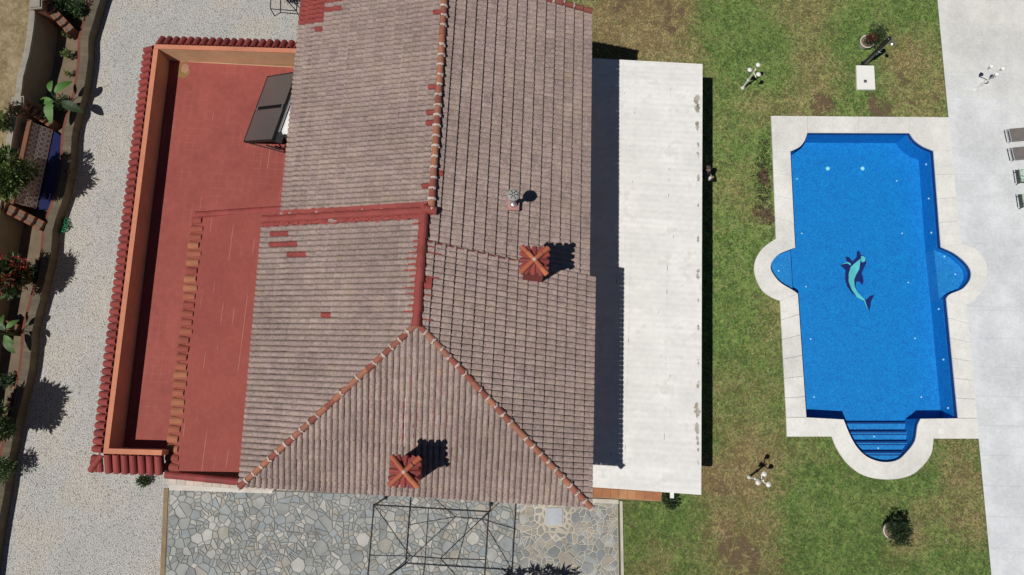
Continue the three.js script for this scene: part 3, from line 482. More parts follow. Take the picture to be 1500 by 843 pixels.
// roof terrace left of the house
const TF = 4.2, TP = 5.0;
{
  const uR = 0.55;
  mesh('annex_wall', prism([[-4.25, -0.72], [uR, -0.72], [uR, -13.35], [-4.68, -13.35]].map(q => q), 0, TF - 0.02, 0, false), M.wallRender, house);
  const fl = prism([[-4.31, -0.74], [uR, -0.74], [uR, -13.31], [-4.69, -13.31]], TF - 0.01, TF); mesh('terrace_floor', fl, M.redPaint, house);
  // dry stain in the corner
  const [su, sv] = HLp(268, 103, TF); const st = []; for (let k = 0; k < 22; k++) { const a = k / 22 * Math.PI * 2, r = 0.24 * (0.75 + 0.5 * hash(k, 3, 9)); st.push([su + Math.cos(a) * r * 0.85, -sv + Math.sin(a) * r * 1.25]); }
  mesh('lichen_stain', prism(st, TF + 0.0005, TF + 0.004), mat([0.30, 0.17, 0.06], 0.95, { map: grainA }), house);
  mesh('lichen_stain', prism(st.map(q => [su + (q[0] - su) * 0.6 + 0.05, -sv + (q[1] + sv) * 0.55 - 0.07]), TF + 0.0045, TF + 0.008), mat([0.46, 0.24, 0.17], 0.95, { map: grainA }), house);
  // parapet walls, inside faces at the measured rim, 0.15 thick
  const T = 0.15; const In = [[-4.69, 13.31], [-4.30, 0.745]];
  const wall = (P4, n) => mesh(n, prism(P4, 0.02, TP - 0.03), M.parapetWall, house);
  const rimP = P4 => mesh('parapet_rim', prism(P4, TP - 0.03, TP, 0.008), M.rim, house);
  const rects = [
    [[-4.69 - T, -13.31], [-4.69, -13.31], [-4.30, -0.745], [-4.30 - T, -0.745]],
    [[-4.69 - T, -13.313], [uR, -13.44], [uR, -13.44 - T], [-4.69 - T, -13.313 - T]],
    [[-4.30 - T, -0.742], [-2.74, -0.79], [-2.74, -0.79 + T], [-4.30 - T, -0.742 + T]],
  ];
  rects.forEach(q => { wall(q, 'parapet'); rimP(q); });
  // skirt of half-round tiles sloping outward
  const skirt = (a, b, out, drop, n, pitchW) => {
    const A = V(a[0], TP - 0.06, a[1]), B = V(b[0], TP - 0.06, b[1]);
    const O = V(out[0], -drop, out[1]);
    const pos = []; for (const v of [A, B, B.clone().add(O), A, B.clone().add(O), A.clone().add(O)]) pos.push(v.x, v.y - 0.02, v.z); for (const v of [A, B, B.clone().add(O), A, B.clone().add(O), A.clone().add(O)]) pos.push(v.x, v.y - 0.09, v.z);
    mesh('coping_bed', soup(pos), M.redRidge, house);
    for (let i = 0; i < n; i++) { const t = (i + 0.5) / n, p = A.clone().lerp(B, t), q = p.clone().add(O).add(V(out[0], 0, out[1]).multiplyScalar(0.06 + 0.03 * rr())); q.y += 0.0; barrel(q, p.clone().add(V(0, 0.02, 0)), pitchW * 0.47, pitchW * 0.42, M.coping[Math.floor(rr() * 3)], 'coping_tile', house, V(0, 1, 0), 0); }
  };
  skirt([-4.69 - T, -13.31 - T], [-4.30 - T, -0.742 + T], [-0.36, 0], 0.2, 57, 0.235);
  skirt([-4.69 - T, -13.313 - T], [uR, -13.44 - T], [0, -0.32], 0.2, 23, 0.235);
  skirt([-4.30 - T, -0.742 + T], [-2.74, -0.79 + T], [0, 0.5], 0.22, 7, 0.245);
  // mitre tiles
  const cornerTile = (a, o) => barrel(V(a[0] + o[0], TP - 0.24, a[1] + o[1]), V(a[0], TP - 0.03, a[1]), 0.1, 0.085, M.coping[0], 'mitre_tile', house, V(0, 1, 0), 0.03);
  cornerTile([-4.30 - T, -0.742 + T], [-0.38, 0.5]);
  // a few corner tiles that fill the mitre
  for (const [a, b] of [[0.13, 0.36], [0.26, 0.2]]) { barrel(V(-4.45 - a, TP - 0.27, -0.59 + 0.52), V(-4.45 - a, TP - 0.06 - a * 0.5, -0.59 + a + 0.02), 0.1, 0.09, M.coping[1], 'coping_tile', house); barrel(V(-4.45 - 0.4, TP - 0.27, -0.59 + a + 0.02), V(-4.45 - a * 0.8, TP - 0.06 - a * 0.5, -0.59 + a + 0.02), 0.1, 0.09, M.coping[2], 'coping_tile', house); }
  // sloping red lean-to roof with a row of orange tiles on its low edge
  const D0 = L3(-2.74, 0.17, 4.5), D1 = L3(-3.0, 7.95, 4.5), D2 = L3(0.25, 8.1, 5.42), D3 = L3(0.25, 0.36, 5.42);
  const pos = []; const N = 6, at = (i, j) => D0.clone().lerp(D1, i / N).lerp(D3.clone().lerp(D2, i / N), j / N);
  for (let i = 0; i < N; i++) for (let j = 0; j < N; j++) for (const v of [at(i, j), at(i, j + 1), at(i + 1, j + 1), at(i, j), at(i + 1, j + 1), at(i + 1, j)]) pos.push(v.x, v.y, v.z);
  for (const v of [D0, D3, D2, D0, D2, D1]) pos.push(v.x, v.y - 0.1, v.z);
  const ed = [D0, D1, D2, D3]; for (let k = 0; k < 4; k++) { const a = ed[k], b = ed[(k + 1) % 4]; for (const [v, d] of [[a, 0], [b, 0], [b, 0.1], [a, 0], [b, 0.1], [a, 0.1]]) pos.push(v.x, v.y - d, v.z); }
  mesh('lean_to_roof', soup(pos), M.leanPaint, house);
  mesh('lean_to_wall', [prism([[-2.66, -0.45], [0.25, -0.6], [0.25, -7.85], [-2.86, -7.75]], TF + 0.005, 4.42)], M.parapetWall, house);
  const n = 29; for (let i = 0; i < n; i++) { const p = D0.clone().lerp(D1, (i + 0.5) / n), q = p.clone().add(V(0.27 + 0.12 * rr(), 0.10, (rr() - 0.5) * 0.06)); p.x -= 0.03 + 0.04 * rr(); p.y += 0.03 * (rr() - 0.5); barrel(p, q, 0.15, 0.12, M.orangeTile[Math.floor(rr() * 4)], 'eaves_tile', house, V(0, 1, 0), -0.07); }
  // rounded verges at both ends
  const verge = (a, b, k) => { for (let i = 0; i < k; i++) barrel(a.clone().lerp(b, i / k), a.clone().lerp(b, (i + 1.05) / k), 0.12, 0.11, M.coping[i % 3], 'verge_tile', house, V(0, 1, 0), 0.0); };
  verge(D1.clone().add(V(0.05, 0.0, -0.05)), L3(0.0, 8.15, 5.2), 5);
  verge(L3(-2.8, 0.06, 4.42), L3(-0.35, -0.02, 4.55), 4);
  mesh('verge_bed', prism([[-2.8, -0.15], [-0.35, -0.06], [-0.35, 0.08], [-2.8, 0.0]], 4.2, 4.43, 0, true), M.redRidge, house);
  mesh('terrace_sill', prism([[-2.74, -0.7], [0.5, -0.75], [0.5, 0.0], [-2.74, -0.03]], 0.2, 4.0), M.wallRender, house);
  // tiled plinth in front of the annex
  const [p0, p1] = [HLp(246, 699, 0.15), HLp(365, 714, 0.15)], m1 = [mat([0.60, 0.52, 0.46], 0.8, { map: grainA }), mat([0.56, 0.50, 0.45], 0.8, { map: grainA }), mat([0.64, 0.54, 0.48], 0.8, { map: grainA })];
  const q = 0.315, k = Math.ceil((p1[0] - p0[0] + 0.6) / q);
  mesh('plinth', box(k * q + 0.02, 0.13, 1.0, p0[0] + k * q / 2, 0.063, 0.20), mat([0.3, 0.26, 0.22], 0.9), house);
  for (let i = 0; i < k; i++) for (let j = 0; j < 2; j++) mesh('plinth_tile', box(q - 0.012, 0.03, q - 0.012, p0[0] + (i + 0.5) * q, 0.145, 0.54 - j * q), m1[Math.floor(rr() * 3)], house);
}

// ------------------------------------------------------------------ solar water heater on the terrace
{
  const A = V(-8.665, 4.4, -8.845), B = V(-8.029, 4.4, -11.115), d = B.clone().sub(A).normalize(), Lh = A.distanceTo(B);
  const t = thing('solar_water_heater', 'solar water heater with two dark collectors and white tank on red terrace', 'solar heater', [A.x, TF, A.z], Math.atan2(-d.z, d.x));
  // local x along the low edge, local z across: low edge at z 0, high edge at negative or positive z
  const ry = t.rotation.y; const n = V(-d.z, 0, d.x); if (n.x < 0) n.negate(); const loc = V(n.x * Math.cos(-ry) + n.z * Math.sin(-ry), 0, -n.x * Math.sin(-ry) + n.z * Math.cos(-ry)); const sz = Math.sign(loc.z);
  const tilt = 38 * Math.PI / 180, Lp = 1.7; const pt = (x, s, o = 0) => V(x, 0.2 + s * Math.sin(tilt) + o * Math.cos(tilt), sz * (s * Math.cos(tilt) - o * Math.sin(tilt)));
  const glass = new THREE.MeshPhysicalMaterial({ color: new THREE.Color().setRGB(0.085, 0.08, 0.078), roughness: 0.45, clearcoat: 0.6, clearcoatRoughness: 0.2 });
  const slab = (x0, x1, s0, s1, o0, o1) => { const c = [pt(x0, s0, o0), pt(x1, s0, o0), pt(x1, s1, o0), pt(x0, s1, o0), pt(x0, s0, o1), pt(x1, s0, o1), pt(x1, s1, o1), pt(x0, s1, o1)], pos = []; for (const f of [[0, 1, 2, 3], [4, 7, 6, 5], [0, 4, 5, 1], [1, 5, 6, 2], [2, 6, 7, 3], [3, 7, 4, 0]]) for (const i of [f[0], f[1], f[2], f[0], f[2], f[3]]) pos.push(c[i].x, c[i].y, c[i].z); return soup(pos); };
  for (const [x0, x1] of [[0, Lh / 2 - 0.03], [Lh / 2 + 0.03, Lh]]) {
    const c = mesh('collector', slab(x0, x1, 0, Lp, -0.09, -0.005), M.black, t); mesh('glass', slab(x0 + 0.03, x1 - 0.03, 0.03, Lp - 0.03, -0.004, 0.002), glass, c);
    mesh('frame_edge', [slab(x0, x1, 0, 0.03, -0.004, 0.012), slab(x0, x1, Lp - 0.03, Lp, -0.004, 0.012), slab(x0, x0 + 0.03, 0.03, Lp - 0.03, -0.004, 0.012), slab(x1 - 0.03, x1, 0.03, Lp - 0.03, -0.004, 0.012)], M.iron, c);
  }
  mesh('connecting_pipe', tube(pt(Lh / 2 - 0.06, Lp - 0.12, 0.0), pt(Lh / 2 + 0.06, Lp - 0.12, 0.0), 0.025), M.metal, t);
  mesh('connecting_pipe', tube(pt(Lh / 2 - 0.06, 0.12, 0.0), pt(Lh / 2 + 0.06, 0.12, 0.0), 0.025), M.metal, t);
  const hi = pt(0, Lp).y, zb = sz * (Lp * Math.cos(tilt) + 0.02);
  for (const x of [0.06, Lh - 0.06]) { mesh('stand_leg', tube(V(x, 0, zb), pt(x, Lp, -0.1), 0.022), M.iron, t); mesh('stand_leg', tube(V(x, 0, 0.02 * sz), pt(x, 0.05, -0.1), 0.022), M.iron, t); mesh('stand_brace', tube(V(x, 0.03, 0), V(x, 0.03, zb), 0.018), M.iron, t); }
  mesh('rail', tube(V(0.3, hi + 0.02, zb + sz * 0.1), V(Lh - 0.6, hi + 0.02, zb + sz * 0.1), 0.03), M.metal, t);
  mesh('stand_beam', box(Lh, 0.08, 0.3, Lh / 2, hi - 0.12, zb + sz * 0.1), M.iron, t);
  const tk = [], ty = hi - 0.13, tz = zb + sz * 0.40; tk.push(tube(V(0.35, ty, tz), V(Lh - 0.25, ty, tz), 0.27, 0.27, 26)); tk.push(tube(V(0.28, ty, tz), V(0.35, ty, tz), 0.2, 0.27, 26)); tk.push(tube(V(Lh - 0.25, ty, tz), V(Lh - 0.18, ty, tz), 0.27, 0.2, 26));
  mesh('tank', tk, M.white, t); mesh('tank_cap', [tube(V(0.2, ty, tz), V(0.29, ty, tz), 0.15, 0.19, 20)], M.black, t);
  mesh('pipe', new THREE.TubeGeometry(new THREE.CatmullRomCurve3([V(0.2, ty - 0.1, tz), V(0.02, ty - 0.2, tz - sz * 0.1), V(0.0, 0.5, zb), V(0.05, 0.35, zb * 0.6)]), 16, 0.025, 6), M.iron, t);
  mesh('tank_support', [box(0.05, ty - 0.2, 0.05, 0.5, (ty - 0.2) / 2, tz), box(0.05, ty - 0.2, 0.05, Lh - 0.4, (ty - 0.2) / 2, tz)], M.iron, t);
}

// ------------------------------------------------------------------ porch along the right side
{
  const t = thing('porch', 'long porch with flat white painted roof along the house', 'porch', [HO.x, 0, HO.z], -HANG);
  const roofTex = tex(1024, 8.2, (u, v) => { const f = fbm(u * 10, v * 10, 111, 4, 10), s = fbm(u * 3, v * 50, 113, 3, 1 && 50), w = fbm(u * 80, v * 80, 115, 2, 80); const k = 0.78 + 0.2 * f + 0.1 * (s - 0.5) + 0.1 * (w - 0.5); const d = sst(0.62, 0.75, fbm(u * 34, v * 34, 116, 3, 34)) * sst(0.5, 0.62, f) * 0.22; return mix3([0.84 * k, 0.83 * k, 0.81 * k], [0.45, 0.43, 0.40], d); });
  const u0 = 8.95, u1 = 13.42, v0 = 0.26, v1 = 15.08;
  const rm = mat([1, 1, 1], 0.85, { map: roofTex, bumpMap: bumpA, bumpScale: 0.002 });
  mesh('roof_slab', prism([[u0, -v0 - 0.02], [u1 + 0.1, -v0 + 0.04], [u1, -v1], [u0, -v1]], 2.42, 2.585, 0, true), rm, t);
  // sheets of the roof covering, laid across with narrow laps
  const ribbed = (a, b0, b1, v, w, y0, y) => { const pos = [], n = 30, Y = k => y + 0.005 * (0.5 - 0.5 * Math.cos(k / n * Math.PI * 2 * 5)), q = (u, k, h) => [u, h, -mix(v, w, k / n)]; for (let k = 0; k < n; k++) { const e0 = mix(b0, b1, k / n), e1 = mix(b0, b1, (k + 1) / n); for (const p of [q(a, k, Y(k)), q(e0, k, Y(k)), q(e1, k + 1, Y(k + 1)), q(a, k, Y(k)), q(e1, k + 1, Y(k + 1)), q(a, k + 1, Y(k + 1)), q(e0, k, y0), q(e1, k + 1, Y(k + 1)), q(e0, k, Y(k)), q(e0, k, y0), q(e1, k + 1, y0), q(e1, k + 1, Y(k + 1))]) pos.push(...p); } return soup(pos); };
  const N = 15, C = [u0, 10.6, 11.05, 12.3, u1]; let r = rng(31);
  for (let j = 0; j < N; j++) for (let i = 0; i < 4; i++) { const a = C[i], b = C[i + 1], v = mix(v0 + 0.01, v1 - 0.01, j / N), w = mix(v0 + 0.01, v1 - 0.01, (j + 1) / N), ex = i === 3 ? 0.09 * (1 - j / N) : 0, ey = i === 3 ? 0.09 * (1 - (j + 1) / N) : 0; mesh('roof_sheet', ribbed(a + 0.001, b - 0.001 + ex, b - 0.001 + ey, v, w, 2.586, 2.596 + r() * 0.002), rm, t); }
  // dirt along the outer edge, where water stands
  const dirt = [mat([0.36, 0.32, 0.27], 0.95, { map: grainA }), mat([0.5, 0.47, 0.43], 0.95, { map: grainA }), mat([0.42, 0.36, 0.28], 0.95, { map: grainA })]; r = rng(41);
  for (const [py, s] of [[152, 1.6], [160, 1.2], [185, 1.0], [212, 0.6], [228, 0.6], [262, 0.7], [300, 0.5], [350, 0.6], [402, 0.8], [440, 0.4], [480, 0.5], [530, 0.5], [565, 0.7], [604, 1.3], [626, 1.2], [645, 0.8], [660, 0.5], [678, 0.4]]) {
    const [u, v] = HLp(1024, py, 2.6), mm = dirt[Math.floor(r() * 3)];
    for (let n = 0; n < 5; n++) { const P = [], R = 0.055 * s * (0.5 + 0.8 * r()), cu = u - R * 0.4 - 0.09 * s * r() * r(), cv = v + (r() - 0.5) * 0.3 * s; for (let k = 0; k < 14; k++) { const a = k / 14 * Math.PI * 2, q = R * (0.5 + 0.8 * r()); P.push([Math.min(u + 0.07, cu + Math.cos(a) * q), -cv + Math.sin(a) * q * 1.5]); } mesh('dirt_stain', prism(P, 2.598, 2.6035 + n * 0.0006), n % 2 ? mm : dirt[1], t); }
  }
  for (let k = 0; k < 26; k++) { const u = C[1 + Math.floor(r() * 3)] + (r() < 0.3 ? (r() - 0.5) * 0.8 : 0), v = mix(v0 + 0.3, v1 - 0.3, r()), L = 0.05 + 0.3 * r() * r(), P = [[u - 0.008, -v], [u + 0.012, -v - L * 0.3], [u + 0.008, -v - L], [u - 0.01, -v - L * 0.7]]; mesh('dirt_stain', prism(P, 2.598, 2.605), dirt[Math.floor(r() * 2)], t); }
  for (const v of [0.5, 3.1, 5.7, 8.3, 10.9, 13.5, 14.9]) mesh('post', box(0.22, 2.32, 0.22, 13.1, 1.26, -v), M.white, t);
  mesh('beam', box(0.24, 0.18, 14.7, 13.1, 2.33 - 0.001, -7.6), M.white, t);
  const out = mesh('rain_spout', box(0.12, 0.06, 0.2, 12.6, 2.5, -v0 + 0.1), M.white, t);
  // floor slab with terracotta tiles along the end that shows
  const e = HLp(970, 733, 0.1); mesh('floor_slab', box(e[0] - 8.9, 0.09, 15.2, (e[0] + 8.9) / 2, 0.03, -7.3), mat([0.4, 0.25, 0.15], 0.9, { map: grainA }), t);
  const tm = [mat([0.50, 0.22, 0.095], 0.8, { map: grainA }), mat([0.45, 0.19, 0.085], 0.8, { map: grainA }), mat([0.55, 0.27, 0.13], 0.8, { map: grainA })], q = 0.30;
  for (let i = 0; i < 13; i++) for (let j = 0; j < 4; j++) mesh('floor_tile', box(q - 0.012, 0.02, q - 0.012, e[0] - 0.17 - i * q, 0.086, 0.12 - j * q), tm[Math.floor(r() * 3)], t);
}

// ------------------------------------------------------------------ crazy paving in front of the hip end
{
  const g = new THREE.Group(); g.name = 'patio_paving'; g.userData.kind = 'structure'; scene.add(g);
  const quad = [[248, 714], [905, 736], [908, 905], [238, 905]].map(q => xz(W(q[0], q[1], 0.03)));
  const beige = clipPoly(quad, -1, 0, -W(762, 790).x), grey = clipPoly(quad, 1, 0, W(762, 790).x);
  mesh('mortar_bed', prism(grey, -0.007, 0.022), mat([0.23, 0.225, 0.205], 0.95, { map: grainA }), g).userData.kind = 'structure';
  mesh('mortar_bed', prism(beige, -0.007, 0.022), mat([0.56, 0.51, 0.43], 0.95, { map: grainA }), g).userData.kind = 'structure';
  const r = rng(2024), cols = [[0.40, 0.435, 0.44], [0.46, 0.48, 0.47], [0.34, 0.365, 0.37], [0.52, 0.53, 0.51], [0.46, 0.44, 0.395], [0.41, 0.425, 0.42], [0.38, 0.425, 0.45], [0.60, 0.60, 0.57]], ms = cols.map(c => mat(c.map(v => v * 0.84), 0.85, { map: grainA, bumpMap: bumpA, bumpScale: 0.006 })), dk = [[0.27, 0.29, 0.295], [0.33, 0.335, 0.325], [0.38, 0.355, 0.31], [0.29, 0.31, 0.335], [0.43, 0.395, 0.335]].map(c => mat(c.map(v => v * 0.9), 0.85, { map: grainA, bumpMap: bumpA, bumpScale: 0.006 }));
  const minX = Math.min(...quad.map(q => q[0])), maxX = Math.max(...quad.map(q => q[0])), minZ = Math.min(...quad.map(q => q[1])), maxZ = Math.max(...quad.map(q => q[1]));
  const lid = W(812, 757, 0.03), seeds = [];
  for (let k = 0; k < 14000; k++) { const x = mix(minX, maxX, r()), z = mix(minZ, maxZ, r()); if (!inside(quad, x, z)) continue; const R = (0.11 + 0.2 * fbm(x * 0.9, z * 0.9, 121, 2)) * (0.6 + 1.1 * r() * r()); if (seeds.some(s => (s[0] - x) ** 2 + (s[1] - z) ** 2 < ((R + s[2]) * 0.62) ** 2)) continue; seeds.push([x, z, R]); }
  const stones = [];
  for (const s of seeds) {
    let poly = [[s[0] - 1, s[1] - 1], [s[0] + 1, s[1] - 1], [s[0] + 1, s[1] + 1], [s[0] - 1, s[1] + 1]];
    const isB = s[0] > W(762, 790).x, nearLid = Math.hypot(s[0] - lid.x, s[1] - lid.z) < 0.75, gap = (isB ? 0.010 : 0.007) + (nearLid ? 0.03 : 0) + 0.008 * r();
    for (const o of seeds) { if (o === s) continue; const dx = o[0] - s[0], dz = o[1] - s[1], d = Math.hypot(dx, dz); if (d > 1.6) continue; const ux = dx / d, uz = dz / d, m = (d * d + s[2] * s[2] - o[2] * o[2]) / (2 * d); poly = clipPoly(poly, ux, uz, ux * s[0] + uz * s[1] + m - gap); if (poly.length < 3) break; }
    if (poly.length < 3) continue;
    const qq = quad; const ar = area2(qq) > 0; for (let k = 0; k < 4; k++) { const a = qq[k], b = qq[(k + 1) % 4]; let nx = b[1] - a[1], nz = -(b[0] - a[0]); const l = Math.hypot(nx, nz); nx /= l; nz /= l; if (!ar) { nx = -nx; nz = -nz; } poly = clipPoly(poly, nx, nz, nx * a[0] + nz * a[1] - 0.03); }
    if (poly.length < 3 || Math.abs(area2(poly)) < 0.002) continue;
    if (Math.abs(s[0] - lid.x) < 0.36 && Math.abs(s[1] - lid.z) < 0.36) { poly = s[0] > lid.x ? clipPoly(poly, -1, 0, -(lid.x + 0.33)) : clipPoly(poly, 1, 0, lid.x - 0.33); if (poly.length < 3) continue; }
    const parts = []; { const cut = (pl, depth) => { const ar2 = Math.abs(area2(pl)); if (pl.length < 3 || ar2 < 0.002) return; if (depth < 2 && ar2 > 0.028 && r() < 0.62) { const a = r() * 6.283, nx = Math.cos(a), nz = Math.sin(a), cx = pl.reduce((t, q) => t + q[0], 0) / pl.length, cz = pl.reduce((t, q) => t + q[1], 0) / pl.length, c = nx * cx + nz * cz + (r() - 0.5) * 0.06; cut(clipPoly(pl, nx, nz, c - gap), depth + 1); cut(clipPoly(pl, -nx, -nz, -c - gap), depth + 1); } else parts.push(pl); }; cut(poly, 0); }
    for (const poly of parts) {
    // knock the corners off: stones are hand-broken
    const rough = []; for (let i = 0; i < poly.length; i++) { const a = poly[i], b = poly[(i + 1) % poly.length], L = Math.hypot(a[0] - b[0], a[1] - b[1]); if (L < 0.012) continue; const f = Math.min(0.2, 0.012 / L); rough.push([mix(a[0], b[0], f), mix(a[1], b[1], f)]); if (L > 0.12) rough.push([mix(a[0], b[0], 0.5) + (r() - 0.5) * 0.014, mix(a[1], b[1], 0.5) + (r() - 0.5) * 0.014]); rough.push([mix(a[0], b[0], 1 - f), mix(a[1], b[1], 1 - f)]); }
    if (rough.length < 3) continue;
    const wy = (s[1] * cT + CAM_H * sT) / (CAM_H * cT - s[1] * sT) * FPX + 421.5;
    stones.push({ geo: prism(rough, 0.012, 0.034 + 0.012 * r(), 0.008), m: isB ? (r() < 0.7 ? dk[Math.floor(r() * 5)] : ms[Math.floor(r() * 6)]) : ms[Math.floor(r() * 8)], a: Math.abs(area2(poly)) * (wy < 846 ? 1 : 0.01) });
    }
  }
  stones.sort((a, b) => b.a - a.a); const rest = new Map();
  stones.forEach((s, i) => { if (i < 300) mesh('paving_stone', s.geo, s.m, g); else { const l = rest.get(s.m) ?? []; l.push(s.geo); rest.set(s.m, l); } });
  for (const [m, l] of rest) mesh('small_paving_stones', l, m, g).userData.kind = 'stuff';
  const ld = mesh('inspection_cover', box(0.58, 0.03, 0.58, lid.x, 0.035, lid.z), mat([0.42, 0.46, 0.50], 0.5, { map: grainB }), g);
  const kerbM = mat([0.62, 0.58, 0.50], 0.9, { map: grainA });
  const k0 = W(908, 737), k1 = W(911, 905); mesh('edge_kerb', prism([[k0.x - 0.005, k0.z - 0.06], [k0.x + 0.09, k0.z - 0.06], [k1.x + 0.09, k1.z], [k1.x - 0.005, k1.z]], -0.011, 0.05), kerbM, g);
  const a = W(860, 733), b = W(906, 735); mesh('edge_kerb', prism([[a.x, a.z - 0.06], [b.x, b.z - 0.06], [b.x, b.z + 0.08], [a.x, a.z + 0.08]], -0.011, 0.054), kerbM, g);
  const c = W(249, 711), d = W(400, 716); mesh('edge_kerb', prism([[c.x, c.z - 0.02], [d.x, d.z - 0.02], [d.x, d.z + 0.17], [c.x, c.z + 0.17]], -0.011, 0.07), mat([0.72, 0.68, 0.62], 0.85, { map: grainA }), g);
  const e = W(244, 716), f = W(236, 905); mesh('edge_kerb', prism([[e.x - 0.1, e.z], [e.x + 0.06, e.z], [f.x + 0.06, f.z], [f.x - 0.1, f.z]], -0.009, 0.02), mat([0.30, 0.22, 0.13], 0.95, { map: grainA }), g);
}

// ------------------------------------------------------------------ iron gazebo frame
{
  const E = 2.2, Rg = 2.8, a = W(547.7, 740, E), b = W(716, 750, E), r0 = W(601, 815, Rg), r1 = W(645, 818.5, Rg);
  const c = W(536, 876, E), d = W(707, 887, E);
  const t = thing('gazebo_frame', 'bare black iron gazebo frame standing on the stone paving', 'gazebo', [(a.x + d.x) / 2, 0, (a.z + d.z) / 2]); const o = t.position;
  const rod = (n, p, q, r) => mesh(n, tube(p.clone().sub(o), q.clone().sub(o), r, r, 7), M.iron, t);
  for (const [p, q] of [[a, b], [c, d], [a, c], [b, d]]) rod('eaves_rail', p, q, 0.025);
  for (const [p, q] of [[a, r0], [c, r0], [b, r1], [d, r1]]) rod('hip_rafter', p, q, 0.015);
  rod('ridge_bar', r0, r1, 0.019);
  const mid = (p, q, f = 0.5) => p.clone().lerp(q, f);
  rod('rafter', mid(a, b, 0.475), mid(r0, r1, 0.5), 0.013); rod('rafter', mid(c, d, 0.475), mid(r0, r1, 0.5), 0.016);
  rod('rafter', mid(a, c, 0.55), r0, 0.013); rod('rafter', mid(b, d, 0.52), r1, 0.016);
  for (const p of [a, b, c, d]) { const q = V(p.x, 0.03, p.z), m = mesh('post', new THREE.TubeGeometry(new THREE.CatmullRomCurve3([q.clone().sub(o), V(p.x - o.x + 0.02, 1.2, p.z - o.z), V(p.x - o.x + 0.03, 1.9, p.z - o.z), p.clone().sub(o)]), 12, 0.032, 7), M.iron, t); mesh('foot_plate', box(0.14, 0.012, 0.14, q.x - o.x, 0.045, q.z - o.z), M.iron, t); }
}

// ------------------------------------------------------------------ plants
const leafG = (() => { // a folded pointed leaf along +y
  const pos = [], n = 4, wd = [0.02, 0.2, 0.24, 0.15, 0]; for (let i = 0; i < n; i++) for (const s of [-1, 1]) { const y0 = i / n, y1 = (i + 1) / n, z0 = 0.12 * y0 * y0, z1 = 0.12 * y1 * y1; const A = [0, y0, z0], B = [s * wd[i], y0, z0 + 0.06], C = [s * wd[i + 1], y1, z1 + 0.06], D = [0, y1, z1]; for (const v of s > 0 ? [A, B, C, A, C, D] : [A, C, B, A, D, C]) pos.push(...v); }
  return pos; })();
const leafSmall = [-0.16, 0.45, 0.05, 0, 0, 0, 0.16, 0.45, 0.05, -0.16, 0.45, 0.05, 0.16, 0.45, 0.05, 0, 1, 0];
function foliage(list, shape) { // list of [pos, dir, size, twist, colour]
  const pos = [], col = [], q = new THREE.Quaternion(), q2 = new THREE.Quaternion(), v = V(), up = V(0, 1, 0);
  for (const [p, d, s, tw, c] of list) { q.setFromUnitVectors(up, d.clone().normalize()); q2.setFromAxisAngle(up, tw); q.multiply(q2); for (let i = 0; i < shape.length; i += 3) { v.set(shape[i] * s, shape[i + 1] * s, shape[i + 2] * s).applyQuaternion(q).add(p); pos.push(v.x, v.y, v.z); col.push(...c); } }
  return soup(pos, col);
}
const leafMat = mat([1, 1, 1], 0.6, { vertexColors: true, side: THREE.DoubleSide });
// bush of small leaves in clumps: centre height cy, radii
function bushLeaves(r, R, cy, n, size, cols, squash = 0.85) {
  const clumps = []; for (let k = 0; k < 26; k++) { const a = r() * 6.283, z = r() * 2 - 1, q = Math.pow(r(), 0.4); clumps.push(V(Math.cos(a) * Math.sqrt(1 - z * z) * R * q * 0.8, cy + z * R * squash * q * 0.8, Math.sin(a) * Math.sqrt(1 - z * z) * R * q * 0.8)); }
  const out = []; for (let k = 0; k < n; k++) { const c = clumps[Math.floor(r() * clumps.length)], d = V(r() - 0.5, r() - 0.5, r() - 0.5).normalize(), p = c.clone().addScaledVector(d, R * 0.34 * Math.pow(r(), 0.6)); if (p.y < 0.02) continue; const dir = d.clone().add(V((r() - 0.5) * 1.2, 0.35, (r() - 0.5) * 1.2)); const cc = cols[Math.floor(r() * cols.length)], f = 0.7 + 0.6 * r(); out.push([p, dir, size * (0.7 + 0.6 * r()), r() * 6.28, cc.map(v => v * f)]); }
  return [out, clumps];
}
const GR = { dark: [[0.02, 0.042, 0.012], [0.03, 0.055, 0.016], [0.025, 0.05, 0.02]], mid: [[0.05, 0.095, 0.022], [0.065, 0.11, 0.03], [0.04, 0.08, 0.02]], lime: [[0.12, 0.17, 0.03], [0.09, 0.15, 0.03], [0.15, 0.19, 0.05]], red: [[0.42, 0.03, 0.025], [0.5, 0.06, 0.03], [0.35, 0.02, 0.03]], wine: [[0.12, 0.015, 0.015], [0.08, 0.012, 0.012]] };
function stems(clumps, r, n = 8, rad = 0.015) { const out = []; for (let k = 0; k < n; k++) { const c = clumps[Math.floor(r() * clumps.length)]; out.push(tube(V((r() - 0.5) * 0.06, 0, (r() - 0.5) * 0.06), c, rad, rad * 0.4, 5)); } return out; }
const barkM = mat([0.10, 0.07, 0.045], 0.95), soilM = mat([0.2, 0.15, 0.1], 1, { map: grainA });
function bush(name, label, pos, seed, R, cy, n, size, cols, extra) {
  const r = rng(seed), t = thing(name, label, 'plant', pos); const [l, cl] = bushLeaves(r, R, cy, n, size, cols); mesh('foliage', foliage(l, leafSmall), leafMat, t); mesh('stem', stems(cl, r), barkM, t);
  if (extra) { const [l2] = bushLeaves(r, R * 1.05, cy + R * 0.15, extra[1], extra[2], extra[0]); mesh('blossom', foliage(l2, leafSmall), leafMat, t); } return t;
}
